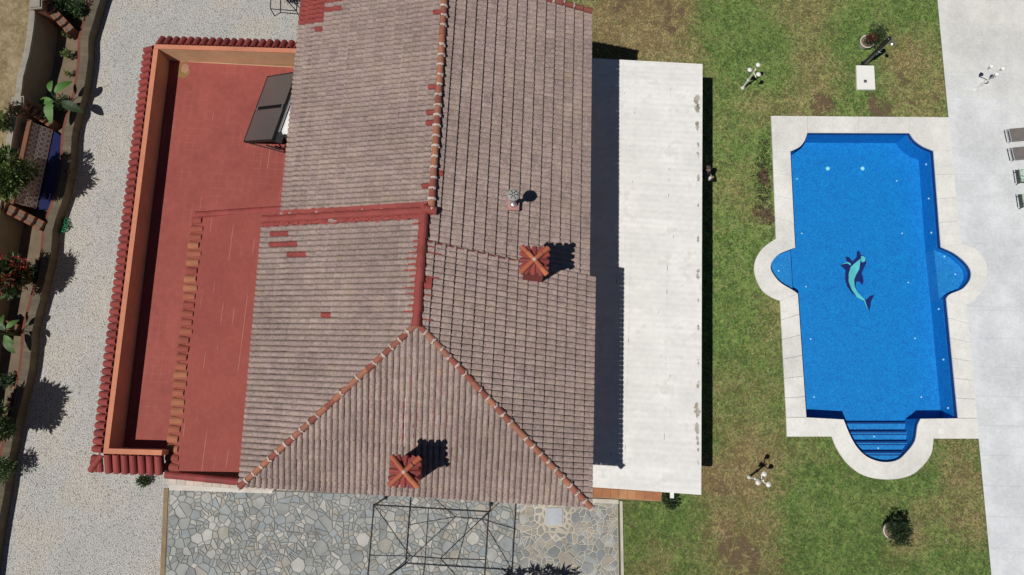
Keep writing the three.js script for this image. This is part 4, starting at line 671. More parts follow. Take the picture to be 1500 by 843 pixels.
function bigLeafPlant(name, label, pos, seed, n, len, tall, cols, spread = 0.9) { // banana or canna
  const r = rng(seed), t = thing(name, label, 'plant', pos), lf = [], st = [];
  for (let k = 0; k < n; k++) { const a = k / n * 6.28 + r() * 0.8, h = tall * (0.45 + 0.55 * r()), b = V(Math.cos(a) * 0.06, h, Math.sin(a) * 0.06), c = cols[Math.floor(r() * cols.length)], L = len * (0.7 + 0.5 * r()), tip = b.clone().add(V(Math.cos(a) * 0.15, 0.2, Math.sin(a) * 0.15)); st.push(tube(V(0, 0, 0), b, 0.03, 0.015, 6), tube(b, tip, 0.015, 0.01, 5));
    // arched blade: strip of quads
    const pos2 = [], col = [], N = 7, dir = V(Math.cos(a), 0, Math.sin(a)), sd = V(-Math.sin(a), 0, Math.cos(a)), wmax = L * 0.2; const pt = (i, s) => { const u = i / N, w = wmax * Math.pow(Math.sin(Math.PI * Math.min(0.98, 0.06 + u * 0.94)), 0.7); return tip.clone().addScaledVector(dir, L * u * spread).add(V(0, L * (0.3 * u - 0.55 * u * u) + Math.abs(s) * 0.12 * w, 0)).addScaledVector(sd, s * w); };
    for (let i = 0; i < N; i++) for (const s of [-1, 1]) { const A = pt(i, 0), B = pt(i, s), C = pt(i + 1, s), D = pt(i + 1, 0); for (const v of s > 0 ? [A, B, C, A, C, D] : [A, C, B, A, D, C]) { pos2.push(v.x, v.y, v.z); col.push(...c); } }
    lf.push(soup(pos2, col)); }
  for (const g of lf) mesh('leaf', g, leafMat, t); mesh('stem', st, mat([0.07, 0.1, 0.03], 0.8), t); return t;
}

// ------------------------------------------------------------------ grass blades on the lawn
{
  const r = rng(9090), blade = (() => { const pos = []; for (let k = 0; k < 5; k++) { const a = k / 5 * 6.28 + 0.5 * hash(k, 1), lean = 0.45 + 0.5 * hash(k, 2), h = 0.7 + 0.5 * hash(k, 3), w = 0.1, c = Math.cos(a), s = Math.sin(a); const bx = c * 0.12, bz = s * 0.12, mx = bx + c * lean * 0.45, mz = bz + s * lean * 0.45, tx = bx + c * lean * 1.15, tz = bz + s * lean * 1.15; pos.push(bx - s * w, 0, bz + c * w, bx + s * w, 0, bz - c * w, mx + s * w * 0.8, h * 0.6, mz - c * w * 0.8, bx - s * w, 0, bz + c * w, mx + s * w * 0.8, h * 0.6, mz - c * w * 0.8, mx - s * w * 0.8, h * 0.6, mz + c * w * 0.8, mx - s * w * 0.8, h * 0.6, mz + c * w * 0.8, mx + s * w * 0.8, h * 0.6, mz - c * w * 0.8, tx, h * 0.75, tz); } const g = new THREE.BufferGeometry(); g.setAttribute('position', new THREE.Float32BufferAttribute(pos, 3)); g.computeVertexNormals(); return g; })();
  const mats4 = [], cols = [], q = new THREE.Quaternion(), yv = V(0, 1, 0);
  const pav = [[13.55, 0.2], [13.55, 15.1], [8, 15.1], [8, 0.2]].map(k => xz(hW(k[0], k[1], 0))), pat = [[200, 690], [912, 734], [914, 910], [200, 910]].map(k => xz(W(k[0], k[1])));
  const edge = z => { const a = W(1373, 0), b = W(1452, 843); return a.x + (b.x - a.x) * (z - a.z) / (b.z - a.z); };
  const porchEnd = HLp(970, 733, 0.1)[0], white = [W(1255, 95), W(1282, 131)];
  for (let k = 0; k < 300000; k++) {
    const x = mix(2.2, 17.1, r()), z = mix(-19.5, 6.3, r());
    if (x > edge(z) - 0.01 || inside(pav, x, z) || inside(pat, x, z) || inside(deckOuter, x, z)) continue;
    if (x > white[0].x && x < white[1].x && z > white[0].z && z < white[1].z) continue;
    const dx = x - HO.x, dz = z - HO.z, uu = dx * Math.cos(HANG) + dz * Math.sin(HANG), vv = dx * Math.sin(HANG) - dz * Math.cos(HANG); if (uu < porchEnd + 0.05 && vv > -0.34 && vv < 15.3) continue;
    const [d, b] = lawnState(x, z); if (r() < b * 0.93) continue;
    const lump = fbm(x * 7.5, z * 7.5, 57, 3), s = 0.04 * (0.6 + 0.6 * r() + 0.9 * r() * r() * r()) * (1.15 - 0.35 * d) * (0.6 + 0.8 * lump); q.setFromAxisAngle(yv, r() * 6.28);
    mats4.push(new THREE.Matrix4().compose(V(x, -0.012, z), q, V(s, s * (0.7 + 0.6 * r()), s)));
    const dd = Math.min(1, Math.max(0, d + (r() - 0.5) * 0.75)), f = (0.5 + 1.0 * r()) * (0.72 + 0.7 * lump), c = mix3(mix3([0.115, 0.235, 0.05], [0.20, 0.285, 0.075], r()), [0.41, 0.31, 0.15], dd); cols.push(c.map(v => v * f));
  }
  const n0 = mats4.length; // long single blades and straw lying over the turf
  for (let k = 0; k < 70000; k++) {
    const x = mix(2.2, 17.0, r()), z = mix(-19.5, 6.3, r());
    if (x > edge(z) - 0.06 || inside(pav, x, z) || inside(pat, x, z) || inside(deckOuter, x, z)) continue;
    const dx = x - HO.x, dz = z - HO.z, uu = dx * Math.cos(HANG) + dz * Math.sin(HANG), vv = dx * Math.sin(HANG) - dz * Math.cos(HANG); if (uu < porchEnd + 0.1 && vv > -0.4 && vv < 15.4) continue;
    if (x > white[0].x - 0.05 && x < white[1].x + 0.05 && z > white[0].z - 0.05 && z < white[1].z + 0.05) continue;
    const [d, b] = lawnState(x, z), patchy = fbm(x * 2.2, z * 2.2, 59, 3); if (r() > sst(0.38, 0.62, patchy) || r() < b * 0.8) continue;
    const L = 0.06 + 0.1 * r(); q.setFromAxisAngle(yv, r() * 6.28);
    mats4.push(new THREE.Matrix4().compose(V(x, 0.0, z), q, V(L, 0.03, L * 0.22)));
    const f = 0.7 + 0.6 * r(), c = r() < 0.25 + 0.6 * d ? [0.46, 0.38, 0.2] : [0.25, 0.36, 0.09]; cols.push(c.map(v => v * f));
  }
  const im = new THREE.InstancedMesh(blade, mat([1, 1, 1], 0.85, { side: THREE.DoubleSide }), mats4.length); im.name = 'grass'; im.castShadow = im.receiveShadow = true; const cc = new THREE.Color();
  mats4.forEach((m, i) => { im.setMatrixAt(i, m); im.setColorAt(i, cc.setRGB(...cols[i])); });
  im.userData = { kind: 'stuff', label: 'patchy green and dry brown lawn grass around the pool', category: 'grass' }; scene.add(im);
}

// ------------------------------------------------------------------ garden lamps
function lamp(base, heads, label) {
  const b = W(...base), H = 1.62, t = thing('garden_lamp', label, 'lamp', [b.x, base === null ? 0 : 0, b.z], 0, 'white three-armed garden lamps');
  mesh('base', lathe([[0, 0.16], [0.04, 0.16], [0.05, 0.1], [0.075, 0.05], [0.085, 0], [0, 0]], 14), M.white, t);
  mesh('pole', [tube([0, 0.1, 0], [0, 0.7, 0], 0.04, 0.034, 10), tube([0, 0.7, 0], [0, 1.5, 0], 0.032, 0.026, 10), lathe([[0.03, 0.66], [0.055, 0.69], [0.055, 0.72], [0.03, 0.75]], 12)], M.white, t);
  for (const q of heads) {
    const w = W(q[0], q[1], H + 0.15), x = w.x - b.x, z = w.z - b.z, r = Math.hypot(x, z), k = Math.min(1, 0.4 / r) || 1, X = x * k, Z = z * k;
    mesh('arm', new THREE.TubeGeometry(new THREE.CatmullRomCurve3([V(0, 1.3, 0), V(X * 0.5, 1.36, Z * 0.5), V(X * 0.95, 1.36, Z * 0.95), V(X, 1.47, Z)]), 10, 0.017, 6), M.white, t);
    const ln = mesh('lantern', lathe([[0, 0], [0.04, 0], [0.074, 0.17], [0.07, 0.18]], 6, X, 1.46, Z), mat([0.75, 0.74, 0.68], 0.3), t);
    mesh('lantern_cap', lathe([[0.092, 0.0], [0.092, 0.012], [0.05, 0.055], [0.018, 0.07], [0.015, 0.09], [0, 0.095]], 6, X, 1.64, Z), M.white, ln);
  }
}
lamp([1087.9, 129.5], [[1112.6, 92.5], [1100.3, 99.9], [1113.2, 106.4]], 'white three-armed garden lamp on the grass near the shower tray');
lamp([1097.3, 699.3], [[1121.9, 695.3], [1112.5, 707.9], [1128, 710.8]], 'white three-armed garden lamp on dry grass beyond the porch end');
lamp([1428, 131.5], [[1456, 94], [1473.7, 97.5], [1464.7, 106]], 'white three-armed garden lamp on the pale paved terrace');

// ------------------------------------------------------------------ outdoor shower
{
  const [a, b, c, d] = [[1255, 95.5], [1281, 96], [1283, 131], [1256, 131]].map(q => xz(W(q[0], q[1], 0.09))), cx = (a[0] + c[0]) / 2, cz = (a[1] + c[1]) / 2, rel = q => [q[0] - cx, q[1] - cz];
  const t = thing('shower_tray', 'white square shower tray with small drain set in the lawn', 'shower tray', [cx, 0, cz]);
  mesh('tray', prism([a, b, c, d].map(rel), -0.01, 0.09, 0.012), M.white, t);
  const dr = W(1268, 119, 0.09); mesh('drain', box(0.12, 0.006, 0.12, dr.x - cx, 0.092, dr.z - cz), mat([0.2, 0.2, 0.2], 0.4, { metalness: 0.6 }), t);
  const sb = W(1266, 94), s = thing('solar_shower', 'tall black solar shower column behind the white tray', 'shower', [sb.x, 0, sb.z]);
  mesh('foot', box(0.24, 0.04, 0.2, 0, 0.02, 0), M.iron, s);
  mesh('column', [tube([0, 0.03, 0], [0, 1.95, 0], 0.085, 0.085, 18), lathe([[0.085, 1.95], [0.07, 1.99], [0, 2.0]], 18)], mat([0.02, 0.02, 0.022], 0.3), s);
  mesh('riser_pipe', [tube([0.03, 0.9, 0.09], [0.03, 2.02, 0.09], 0.014, 0.014, 8)], M.metal, s);
  mesh('shower_head', [tube([0.03, 2.02, 0.09], [0.06, 2.06, 0.25], 0.014, 0.014, 8), tube([0.06, 2.07, 0.25], [0.06, 2.04, 0.25], 0.03, 0.08, 14)], M.metal, s);
  mesh('tap', [tube([0, 1.15, 0.08], [0, 1.15, 0.14], 0.025, 0.025, 10), tube([0, 1.15, 0.13], [0.07, 1.19, 0.15], 0.01, 0.01, 6)], M.metal, s);
}
// ------------------------------------------------------------------ potted shrubs
function pot(name, label, base, R, H, seed, build) {
  const b = W(...base), t = thing(name, label, 'flower pot', [b.x, -0.005, b.z]);
  mesh('pot', lathe([[0, 0.01], [R * 0.65, 0], [R * 0.75, 0.04], [R * 0.92, H * 0.7], [R, H * 0.92], [R * 1.06, H * 0.94], [R * 1.06, H], [R * 0.93, H], [R * 0.9, H * 0.88]], 22), mat([0.72, 0.68, 0.6], 0.8, { map: grainA }), t);
  mesh('soil', lathe([[0, H * 0.88], [R * 0.93, H * 0.86]], 16), soilM, t); build(t, rng(seed)); return t;
}
pot('potted_shrub', 'white pot on the lawn holding a round dark green shrub', [1299, 776], 0.27, 0.36, 5, (t, r) => { const [l, cl] = bushLeaves(r, 0.47, 0.78, 1500, 0.11, GR.dark); const o = l.map(q => { q[0].x += 0.1; return q; }); mesh('foliage', foliage(o, leafSmall), leafMat, t); mesh('stem', stems(cl, r), barkM, t); });
pot('potted_shrub', 'white pot with red flowers and a green shrub beside the shower column', [1265, 67], 0.26, 0.34, 6, (t, r) => { const [l, cl] = bushLeaves(r, 0.42, 0.72, 700, 0.1, GR.dark); l.forEach(q => { q[0].x += 0.18; q[0].z -= 0.08; }); mesh('foliage', foliage(l, leafSmall), leafMat, t); mesh('stem', stems(cl, r), barkM, t); const [f] = bushLeaves(r, 0.2, 0.52, 240, 0.09, GR.wine.concat([[0.25, 0.03, 0.03]])); f.forEach(q => { q[0].x += 0.05; q[0].y += 0.12; }); mesh('blossom', foliage(f, leafSmall), leafMat, t); });
{ // shrub at the end of the porch, weeds by the annex corner
  const a = W(981, 733); bush('shrub', 'low dark green shrub at the porch floor end', [a.x, -0.01, a.z], 71, 0.3, 0.28, 600, 0.12, GR.dark);
  const b = W(213, 706); bush('shrub', 'small dark green weed at the foot of the red tiled annex', [b.x, -0.01, b.z], 72, 0.24, 0.2, 420, 0.1, GR.dark.concat(GR.mid));
  // withered plants on bare soil along the coping
  const r = rng(74), spotsW = [[1110, 247], [1118, 258], [1112, 275], [1121, 287], [1121, 247], [1114, 296], [1122, 305], [1110, 310], [1120, 228], [1115, 238], [1119, 213], [1121, 270], [1108, 262], [1125, 322], [1115, 284]];
  spotsW.forEach((q, i) => { const p = W(...q), t = thing('withered_plant', 'small dark withered plant on bare soil by pool coping', 'plant', [p.x, -0.012, p.z], r() * 6, 'withered plants along the pool coping'); const l = []; for (let k = 0; k < 90; k++) { const a = r() * 6.28, d = Math.sqrt(r()) * 0.2, f = 0.5 + r(); l.push([V(Math.cos(a) * d, 0.01 + 0.05 * r(), Math.sin(a) * d), V(Math.cos(a) * 0.8, 0.5 + r() * 0.6, Math.sin(a) * 0.8), 0.085 * (0.6 + 0.8 * r()), r() * 6, [0.04 * f, 0.034 * f, 0.02 * f]]); } mesh('foliage', foliage(l, leafSmall), leafMat, t); });
  // climber at the gazebo corner: its leaves shade the paving
  const c = W(742, 843, 1.2), t = thing('climbing_plant', 'dense dark climbing plant growing beside the gazebo post', 'plant', [c.x, 0.02, c.z + 0.55]); const l = [];
  for (let k = 0; k < 15; k++) { const bx = -0.5 + 2.2 * (k / 14) + 0.1 * r(), h = 1.15 + 0.5 * r(); const n = 16; for (let m = 0; m < n; m++) { const a = r() * 6.28; l.push([V(bx + 0.08 * (r() - 0.5), h + (r() - 0.5) * 0.25, 0.15 * (r() - 0.5)), V(Math.cos(a), 0.6 * r(), Math.sin(a)), 0.26 * (0.7 + 0.5 * r()), r() * 6, GR.dark[Math.floor(r() * 3)]]); } }
  mesh('foliage', foliage(l, leafSmall), leafMat, t); mesh('stem', [0, 1, 2, 3, 4].map(k => tube(V(0.2 * k - 0.2, 0, 0), V(-0.5 + 0.5 * k, 1.3, 0), 0.02, 0.01, 5)), barkM, t);
}

// ------------------------------------------------------------------ hose, garden wall, bank and its beds at the left
{
  const h = W(92, 331), t = thing('garden_hose', 'coiled green garden hose on the gravel beside the stone wall', 'hose', [h.x, 0, h.z]); const pts = [], r = rng(8);
  for (let k = 0; k <= 260; k++) { const a = k * 0.16 * 1.0, n = k / 260; const R = 0.2 + 0.08 * Math.sin(k * 0.37) + 0.03 * (r() - 0.5); pts.push(V(Math.cos(a) * R, 0.015 + 0.12 * n + 0.01 * r(), Math.sin(a) * R * 1.1)); }
  mesh('hose', new THREE.TubeGeometry(new THREE.CatmullRomCurve3(pts), 520, 0.012, 5), mat([0.01, 0.22, 0.09], 0.4), t); mesh('nozzle', tube([0.2, 0.13, 0.05], [0.34, 0.1, 0.1], 0.016, 0.024, 8), M.black, t);
}
{
  const WH = 0.45; // low stone wall: right edge of the cap in photo pixels
  const cap = [[168, -60], [146, 0], [136, 33], [129, 57], [129, 83], [124.6, 116], [119.6, 143], [110, 173], [104.6, 199], [103.2, 228], [101, 248], [94, 283], [86, 306], [76.5, 336], [74, 370], [67.6, 400], [60, 432], [51.6, 462], [47, 482], [45.3, 508], [41.7, 542], [35, 572], [27, 602], [19, 640], [12.5, 672], [5.8, 721], [0, 752], [-8, 800], [-16, 860]];
  const sm = smooth(cap, 2);
  const R = sm.map(q => W(q[0], q[1], WH)), Lf = sm.map(q => W(q[0] - 12, q[1], WH)), Li = sm.map(q => W(q[0] - 16, q[1], WH - 0.08));
  const t = thing('garden_wall', 'low curved brown stone wall along the gravel drive', 'wall');
  const stone = [mat([0.15, 0.122, 0.082], 0.95, { map: grainA, bumpMap: bumpA, bumpScale: 0.02 }), mat([0.135, 0.112, 0.078], 0.95, { map: grainA, bumpMap: bumpA, bumpScale: 0.02 }), mat([0.165, 0.136, 0.092], 0.95, { map: grainA, bumpMap: bumpA, bumpScale: 0.02 })], r = rng(61), red = mat([0.19, 0.06, 0.04], 0.9, { map: grainA });
  for (let i = 0; i + 1 < R.length; i++) { const A = R[i], B = R[i + 1], C = Lf[i + 1], D = Lf[i], n = 2; for (let k = 0; k < n; k++) { const f = k / n, g = (k + 0.995) / n; const q = (a, b, s) => [mix(a.x, b.x, s), mix(a.z, b.z, s)]; mesh('wall_stone', prism([q(A, B, f), q(A, B, g), q(D, C, g), q(D, C, f)], -0.01, WH + (r() - 0.5) * 0.016, 0.008), stone[Math.floor(r() * 3)], t); } }
  const pos = []; for (let i = 0; i + 1 < Lf.length; i++) { const a = Li[i], b = Li[i + 1], c = Lf[i + 1], d = Lf[i]; for (const v of [a, d, c, a, c, b]) pos.push(v.x, WH - 0.09, v.z); for (const [v, y] of [[a, WH - 0.09], [b, WH - 0.09], [b, 0], [a, WH - 0.09], [b, 0], [a, 0]]) pos.push(v.x, y, v.z); } mesh('red_lining', soup(pos), red, t);
  mesh('wall_footing', (() => { const q = W(103, 252, WH); return box(0.12, 0.2, 0.14, q.x - 0.12, WH + 0.0, q.z); })(), mat([0.06, 0.035, 0.025], 0.9), t);
  // raised bank: upper retaining wall and dry ground
  const BH = 1.3, SO = 0.12;
  const bw = [[66, -60], [52, 0], [50, 30], [46, 60], [41, 85], [34, 110], [31, 135], [27, 160], [20, 190], [16, 215], [12, 240], [7, 270], [0, 300], [-10, 350], [-22, 420], [-40, 520], [-60, 650], [-80, 860]];
  const bs = smooth(bw, 2), Bo = bs.map(q => W(q[0], q[1], BH)), Bi = bs.map(q => W(q[0] - 9, q[1], BH));
  const upper = [...Bi.map(xz), [-40, 12], [-40, -26]];
  const ub = structure('dry_bank', prism(upper, -0.02, BH - 0.05), mat([1, 1, 1], 1, { map: tex(512, 4, (u, v) => { const f = fbm(u * 10, v * 10, 131, 5, 10), g = fbm(u * 50, v * 50, 133, 3, 50); return mix3([0.16, 0.115, 0.05], [0.38, 0.30, 0.18], f * 0.9 + (g - 0.5) * 0.8); }), bumpMap: bumpA, bumpScale: 0.03 }));
  const rw = thing('retaining_wall', 'tall olive brown retaining wall with pale cap below the dry bank', 'wall'), capM = mat([0.34, 0.31, 0.26], 0.9, { map: grainA }), face = mat([0.27, 0.235, 0.165], 0.95, { map: grainB, bumpMap: bumpA, bumpScale: 0.02 });
  for (let i = 0; i + 1 < Bo.length; i++) mesh('cap_stone', prism([xz(Bo[i]), xz(Bo[i + 1]), xz(Bi[i + 1]), xz(Bi[i])], BH - 0.08, BH + 0.02 * r(), 0.012), capM, rw);
  { const p = []; for (let i = 0; i + 1 < Bo.length; i++) { const a = Bo[i], b = Bo[i + 1]; const o = 0.16; for (const [v, y, d] of [[a, BH - 0.08, -0.02], [b, BH - 0.08, -0.02], [b, 0, o], [a, BH - 0.08, -0.02], [b, 0, o], [a, 0, o]]) p.push(v.x + d, y, v.z); } mesh('wall_face', soup(p), face, rw); }
  // soil of the planting bed
  structure('bed_soil', prism([...Li.map(xz), ...Bo.map(v => [v.x - 0.1, v.z]).reverse()], -0.006, SO), soilM);
  // red brick dividers between the beds
  const brick = mat([0.22, 0.095, 0.055], 0.9, { map: grainA }), mid = mat([0.16, 0.12, 0.09], 0.9, { map: grainA });
  const divider = (a, b, h0, h1, w, label) => { const A = W(a[0], a[1], h0), B = W(b[0], b[1], h1), d = B.clone().sub(A).setY(0).normalize(), s = V(-d.z, 0, d.x), g = thing('divider_wall', label, 'wall', [A.x, 0, A.z]); const n = 5; for (let k = 0; k < n; k++) { const p = A.clone().lerp(B, k / n), q = A.clone().lerp(B, (k + 0.97) / n), y = mix(h0, h1, (k + 0.5) / n); for (const [o0, o1, m, dy] of [[-w, -w * 0.35, brick, 0.02], [-w * 0.35, w * 0.35, mid, 0], [w * 0.35, w, brick, 0.02]]) mesh('coping_brick', prism([[p, o0], [q, o0], [q, o1], [p, o1]].map(([v, o]) => [v.x + s.x * o - A.x, v.z + s.z * o - A.z]), 0.05, y + dy, 0.01), m, g); } return g; };
  divider([58, -2], [104, 46], 1.25, 0.6, 0.17, 'sloping red brick divider below the topmost garden pillar');
  divider([34, 154], [76, 182], 1.25, 0.55, 0.16, 'sloping red brick divider at the upper end of the tiled bench');
  divider([-6, 298], [63, 332], 1.25, 0.5, 0.18, 'sloping red brick divider at the lower end of the tiled bench');
  divider([-10, 470], [25, 482], 0.9, 0.45, 0.15, 'short red brick divider below the red flowering bush');
  // pillars
  for (const [q, lab] of [[[52, 5], 'brick pillar with pale cap at the head of the retaining wall'], [[25, 150], 'brick pillar with pale cap by the bench end, dark pot plant on it']]) { const p = W(q[0], q[1], 1.5), g = thing('garden_pillar', lab, 'pillar', [p.x, 0, p.z], 0.1); mesh('shaft', box(0.36, 1.45, 0.36, 0, 0.725, 0), brick, g); mesh('cap', [box(0.46, 0.06, 0.46, 0, 1.48, 0), box(0.36, 0.05, 0.36, 0, 1.535, 0)], capM, g); }
  // bench with patterned tiles and a dark blue basin in front
  const A = W(47, 178, 1.05), B = W(21, 297, 1.05), d = B.clone().sub(A).setY(0), Lb = d.length(); d.normalize(); const nrm = V(-d.z, 0, d.x); if (nrm.x < 0) nrm.negate();
  const bn = thing('tiled_fountain', 'garden fountain with patterned tile back and dark blue basin', 'fountain', [A.x, 0, A.z], Math.atan2(-d.z, d.x)); const sg = Math.sign(nrm.x * Math.sin(bn.rotation.y) + nrm.z * Math.cos(bn.rotation.y)) || 1;
  const cv = document.createElement('canvas'); cv.width = cv.height = 64; const cx = cv.getContext('2d'); cx.fillStyle = '#b5aca6'; cx.fillRect(0, 0, 64, 64); cx.fillStyle = '#4a3038'; for (let k = 0; k < 8; k++) { cx.beginPath(); cx.ellipse(32 + Math.cos(k * 0.785) * 15, 32 + Math.sin(k * 0.785) * 15, 8, 5, k * 0.785, 0, 6.3); cx.fill(); } cx.fillStyle = '#b5aca6'; cx.beginPath(); cx.arc(32, 32, 9, 0, 6.3); cx.fill(); cx.fillStyle = '#5a3a30'; cx.beginPath(); cx.arc(32, 32, 5, 0, 6.3); cx.fill(); cx.fillStyle = '#7a5a58'; for (const [x, y] of [[0, 0], [64, 0], [0, 64], [64, 64]]) { cx.beginPath(); cx.arc(x, y, 9, 0, 6.3); cx.fill(); }
  const ct = new THREE.CanvasTexture(cv); ct.colorSpace = THREE.SRGBColorSpace; const tileM = mat([1, 1, 1], 0.35, { map: ct });
  const nT = Math.round(Lb / 0.2), ts = Lb / nT, rows = 4, tilt = 0.55; const tg = new THREE.BoxGeometry(ts - 0.008, 0.19, 0.012);
  mesh('back_wall', box(Lb, 0.98, 0.16, Lb / 2, 0.5, -sg * 0.12), brick, bn); mesh('back_coping', box(Lb + 0.1, 0.06, 0.16, Lb / 2, 1.03, -sg * 0.12), brick, bn);
  for (let i = 0; i < nT; i++) for (let j = 0; j < rows; j++) { const m = mesh('patterned_tile', tg, tileM, bn); m.position.set((i + 0.5) * ts, 0.92 - j * 0.2 * Math.cos(0.5) , sg * (-0.02 + j * 0.2 * Math.sin(0.5))); m.rotation.x = -sg * 0.5; }
  mesh('tile_backing', (() => { const g = new THREE.BoxGeometry(Lb, 0.85, 0.05); g.rotateX(-sg * 0.5); g.translate(Lb / 2, 0.92 - 1.5 * 0.2 * Math.cos(0.5), sg * (-0.06 + 1.5 * 0.2 * Math.sin(0.5))); return boxUV(g); })(), brick, bn);
  const blue = mat([0.01, 0.014, 0.07], 0.3), toB = v => { const dx = v.x - A.x, dz = v.z - A.z, c = Math.cos(bn.rotation.y), q = Math.sin(bn.rotation.y); return [dx * c - dz * q, dx * q + dz * c]; };
  const inner = Li.map(toB).filter(q => q[0] > 0.02 && q[0] < Lb - 0.02).map(q => [q[0], q[1] - sg * 0.02]);
  mesh('basin', prism([[0, sg * 0.3], [Lb, sg * 0.3], ...inner.sort((p, q) => q[0] - p[0])], 0.0, 0.27), blue, bn);
  const sc = mesh('spout', tube(V(Lb * 0.5, 0.6, sg * 0.2), V(Lb * 0.5, 0.62, sg * 0.36), 0.02, 0.016, 8), M.iron, bn);
  // plants of the bank and the beds
  const at = (x, y, h) => { const p = W(x, y, h); return [p.x, 0.11, p.z]; };
  bigLeafPlant('banana_plant', 'young banana plant with broad bright green leaves in the bed', at(76, 143, 1.2), 301, 6, 0.75, 1.1, [[0.07, 0.16, 0.03], [0.10, 0.19, 0.04], [0.03, 0.06, 0.015], [0.02, 0.045, 0.012]]);
  bigLeafPlant('banana_plant', 'broad leaved green plant beside the short brick divider', at(6, 488, 1.0), 302, 6, 0.6, 0.95, [[0.07, 0.15, 0.03], [0.05, 0.1, 0.02], [0.03, 0.07, 0.02]]);
  const bk = (x, y, h) => { const p = W(x, y, h); return [p.x, BH - 0.06, p.z]; };
  bush('bush', 'lime green leafy bush on the dry bank behind the fountain', bk(4, 258, 2.1), 310, 1.0, 0.95, 6500, 0.2, GR.mid.concat(GR.lime));
  bush('flowering_bush', 'bush covered in bright red flowers at the wall bed', at(12, 402, 1.5), 311, 0.78, 1.5, 3600, 0.18, GR.mid.concat(GR.dark), [GR.red, 1100, 0.12]);
  bush('bush', 'dark wine red foliage plant on the brick pillar', (() => { const p = W(17, 158, 1.9); return [p.x, 1.5, p.z]; })(), 312, 0.28, 0.22, 420, 0.13, GR.wine.concat(GR.dark));
  bush('bush', 'yellow green shrub on the dry bank beside the pillar', bk(0, 178, 1.6), 313, 0.4, 0.35, 700, 0.13, GR.mid.concat(GR.lime));
  bush('bush', 'big leafy bush at the bed past the short divider', at(-34, 622, 1.7), 314, 1.0, 1.7, 5500, 0.2, GR.mid);
  bush('bush', 'green shrub in the shaded bed near the uppermost divider', at(113, 10, 0.6), 315, 0.42, 0.5, 700, 0.13, GR.dark.concat(GR.mid));
  bush('bush', 'dark shrub beside the sloping divider, under the pillar', at(92, 8, 0.7), 316, 0.45, 0.55, 700, 0.14, GR.dark);
  bush('bush', 'small yellow green plant in the shaded bed', at(95, 78, 0.5), 317, 0.2, 0.35, 160, 0.12, GR.lime.concat(GR.mid));
  bush('bush', 'tiny pale plant in the bed above the banana plant', at(97, 106, 0.4), 318, 0.14, 0.26, 80, 0.1, GR.lime);
  bush('bush', 'tiny green plant in the bed by the lower divider end', at(96, 50, 0.4), 319, 0.16, 0.28, 90, 0.1, GR.lime.concat(GR.dark));
  bush('bush', 'dark shrub hiding the bed beneath the red flowers', at(42, 400, 0.5), 320, 0.4, 0.35, 600, 0.12, GR.dark);
  bush('bush', 'low dark shrub in the bed opposite the big bush', at(8, 560, 0.5), 321, 0.3, 0.3, 400, 0.12, GR.dark);
  bush('bush', 'low dark shrub under the banana leaves', at(92, 150, 0.5), 322, 0.35, 0.3, 500, 0.13, GR.dark);
  bush('bush', 'leafy shrub just inside the stone wall past the big bush', at(-4, 690, 0.9), 323, 0.45, 0.6, 800, 0.13, GR.mid);
}

// ------------------------------------------------------------------ loungers and chairs on the terrace
function lounger(label, a, b, len, fab, kind) { // a, b: photo pixels of the two foot-end corners
  const A = W(a[0], a[1], 0.34), B = W(b[0], b[1], 0.34), d = B.clone().sub(A), w = d.length(); d.normalize();
  const t = thing(kind, label, kind === 'sun_lounger' ? 'sun lounger' : 'deck chair', [A.x, DECK, A.z], Math.atan2(d.x, d.z) , kind === 'sun_lounger' ? 'sun loungers on the paved terrace' : 'cushioned chairs on the paved terrace');
  // local z along the foot end, local x away to the head
  const alu = mat([0.62, 0.63, 0.64], 0.35, { metalness: 0.7 }), dk = mat([0.05, 0.05, 0.05], 0.5), fr = kind === 'sun_lounger' ? alu : dk;
  mesh('frame', [tube([0, 0.3, 0], [0, 0.3, w], 0.022), tube([0.08, 0.3, 0.01], [len, 0.3, 0.01], 0.018), tube([0.08, 0.3, w - 0.01], [len, 0.3, w - 0.01], 0.018), tube([0.1, 0.3, 0], [0.1, 0.3, w], 0.022)], fr, t);
  for (const [x, z] of [[0.15, 0.02], [0.15, w - 0.02], [len * 0.75, 0.02], [len * 0.75, w - 0.02]]) mesh('leg', tube([x, 0, z], [x, 0.3, z], 0.016), fr, t);
  const N = 10, pos = [], pt = (i, z, dy) => { const u = i / N, x = mix(0.12, len, u), up = u > 0.6 ? (u - 0.6) * len * 0.7 : 0; return V(x, 0.315 + up - 0.02 * Math.sin(Math.PI * z / w) + dy, z); };
  const th = kind === 'sun_lounger' ? 0.012 : 0.06; for (let i = 0; i < N; i++) for (let j = 0; j < 4; j++) { const z0 = w * j / 4 + (j ? 0 : 0.012), z1 = w * (j + 1) / 4 - (j === 3 ? 0.012 : 0); for (const y of [th, 0]) for (const v of [pt(i, z0, y), pt(i, z1, y), pt(i + 1, z1, y), pt(i, z0, y), pt(i + 1, z1, y), pt(i + 1, z0, y)]) pos.push(v.x, v.y, v.z); }
  for (const v of [pt(0, 0.012, 0), pt(0, w - 0.012, 0), pt(0, w - 0.012, th), pt(0, 0.012, 0), pt(0, w - 0.012, th), pt(0, 0.012, th)]) pos.push(v.x, v.y, v.z);
  mesh(kind === 'sun_lounger' ? 'sling_fabric' : 'cushion', soup(pos), fab, t);
}
